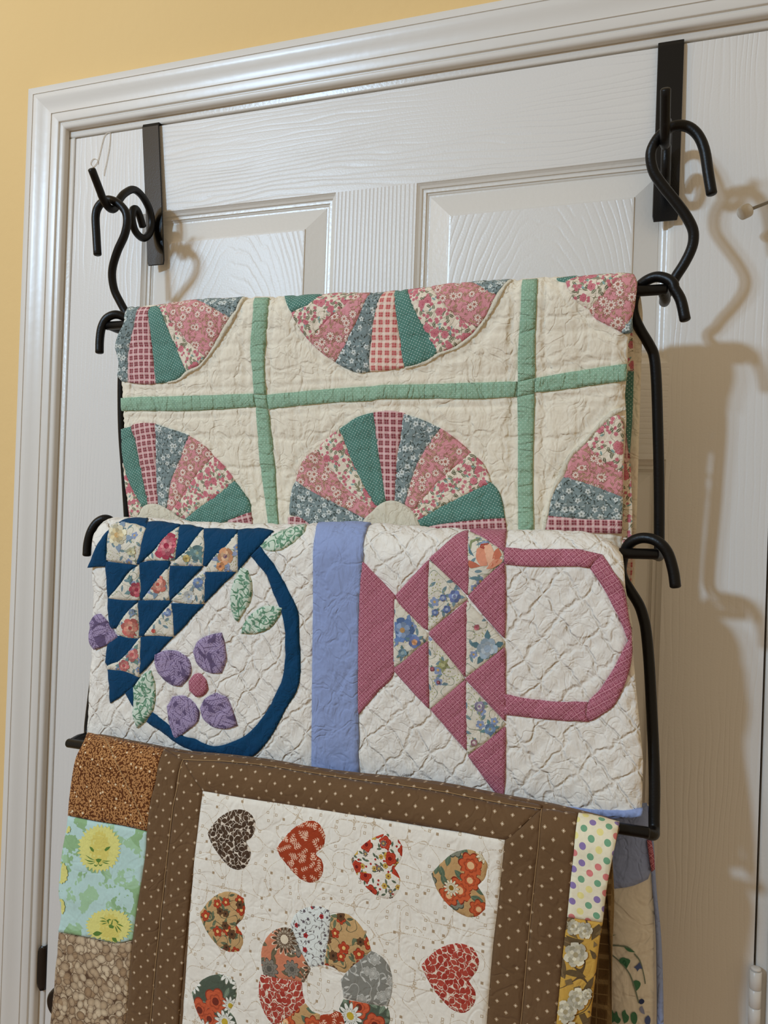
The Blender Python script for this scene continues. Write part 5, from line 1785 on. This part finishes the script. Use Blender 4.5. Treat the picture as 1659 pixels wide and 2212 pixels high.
WR = [
    ('peach_mums', 'peach wreath patch with brown blooms', [(400, 1010), (410, 940), (450, 880), (510, 852), (560, 860), (600, 960), (655, 1060), (620, 1130), (560, 1120), (470, 1105), (410, 1090)]),
    ('tan_sprigs', 'tan wreath patch with red flowers', [(757, 785), (830, 780), (890, 820), (940, 890), (965, 965), (900, 1020), (830, 1075), (800, 1065), (765, 1045), (725, 1040), (745, 900)]),
    ('white_sprigs', 'white wreath patch with small sprigs', [(548, 840), (570, 790), (620, 755), (690, 745), (757, 770), (745, 880), (722, 1040), (680, 1045), (650, 1055), (600, 960)]),
    ('grey_roses', 'grey wreath patch with pale roses', [(965, 965), (1020, 1000), (1060, 1060), (1070, 1150), (1050, 1250), (960, 1235), (825, 1205), (820, 1160), (812, 1110), (870, 1040)]),
    ('red_leaves', 'red leaf print wreath patch', [(400, 1090), (470, 1105), (560, 1122), (608, 1127), (612, 1180), (625, 1230), (560, 1290), (500, 1330), (470, 1356), (430, 1310), (395, 1230), (388, 1150)]),
    ('tan_garden', 'rust wreath patch with a daisy', [(625, 1232), (660, 1275), (705, 1290), (692, 1356), (660, 1440), (560, 1440), (470, 1358), (500, 1332), (560, 1292)]),
    ('rust_sprigs', 'rust sprig print wreath patch', [(707, 1290), (760, 1287), (800, 1262), (820, 1300), (830, 1380), (800, 1450), (700, 1450), (694, 1356)]),
    ('daisy_print', 'green wreath patch with daisies', [(825, 1208), (960, 1238), (1050, 1253), (1055, 1330), (1010, 1400), (900, 1410), (832, 1380), (822, 1300), (802, 1260)]),
]
for m_, lab, p in WR:
    cut3('wreath_patch', B(p), m_, random.uniform(0, 3), layer=3, puff=.0011, label=lab, grow=.0013)


def stitches(name, pts, width=1.15, layer=0, lift0=.0013):
    p = np.array(pts, float)
    t = np.gradient(p, axis=0)
    nrm = np.stack([-t[:, 1], t[:, 0]], -1) / (np.linalg.norm(t, axis=1)[:, None] + 1e-9) * width / 2
    return cut3(name, [tuple(q) for q in np.concatenate([p + nrm, (p - nrm)[::-1]])], 'topstitch_thread', layer=layer, puff=0, step_=.006, lift0=lift0, record=False)


stitches('topstitching', A([(960, 227), (930, 370), (900, 520), (850, 1000), (805, 1420), (755, 1865), (730, 2080)]))
stitches('topstitching', [(396, 1640), (500, 1646), (600, 1657), (700, 1673), (776, 1685), (900, 1705), (1000, 1723), (1080, 1739), (1168, 1753)])
stitches('topstitching', C_([(429, 132), (416, 280), (401, 420), (371, 700), (346, 960), (316, 1289), (296, 1480)]))
stitches('topstitching', A([(470, 84), (540, 230), (620, 400), (738, 655)]), 1.3)
Q.base([(190, 1583), (180, 1600), (170, 1640), (163, 1680), (155, 1730), (150, 1765), (141, 1820), (134, 1890), (133, 1920), (135, 1960), (132, 2010), (124, 2080), (117, 2150), (110, 2212), (104, 2280)],
       [(1338, 1780), (1330, 1815), (1319, 1875), (1311, 1920), (1303, 1990), (1294, 2040), (1286, 2110), (1275, 2212), (1268, 2290)], .36, .33, step_=.0036, thick=.006, back_right=-.016, name='quilt_body')
# plaid backing of the part behind the bar, seen past the front edge
q = [at(px, py, .150)[[0, 2]] for px, py in ((1290, 1850), (1322, 1862), (1326, 1950), (1322, 2060), (1320, 2320), (1240, 2320), (1270, 2050))]
q = densify(q, .012)
n = len(q)
V = [(p[0], -.150 - .003 * math.sin(50 * p[1]), p[1]) for p in q] + [(p[0], -.144, p[1]) for p in q]
F = [tuple(range(n)), tuple(range(2 * n - 1, n - 1, -1))] + [(i, (i + 1) % n, n + (i + 1) % n, n + i) for i in range(n)]
o = mesh('backing', V, F, MT('brown_plaid'), Q.root, False, [(p[0], p[2]) for p in V])
o['label'] = 'brown plaid backing'
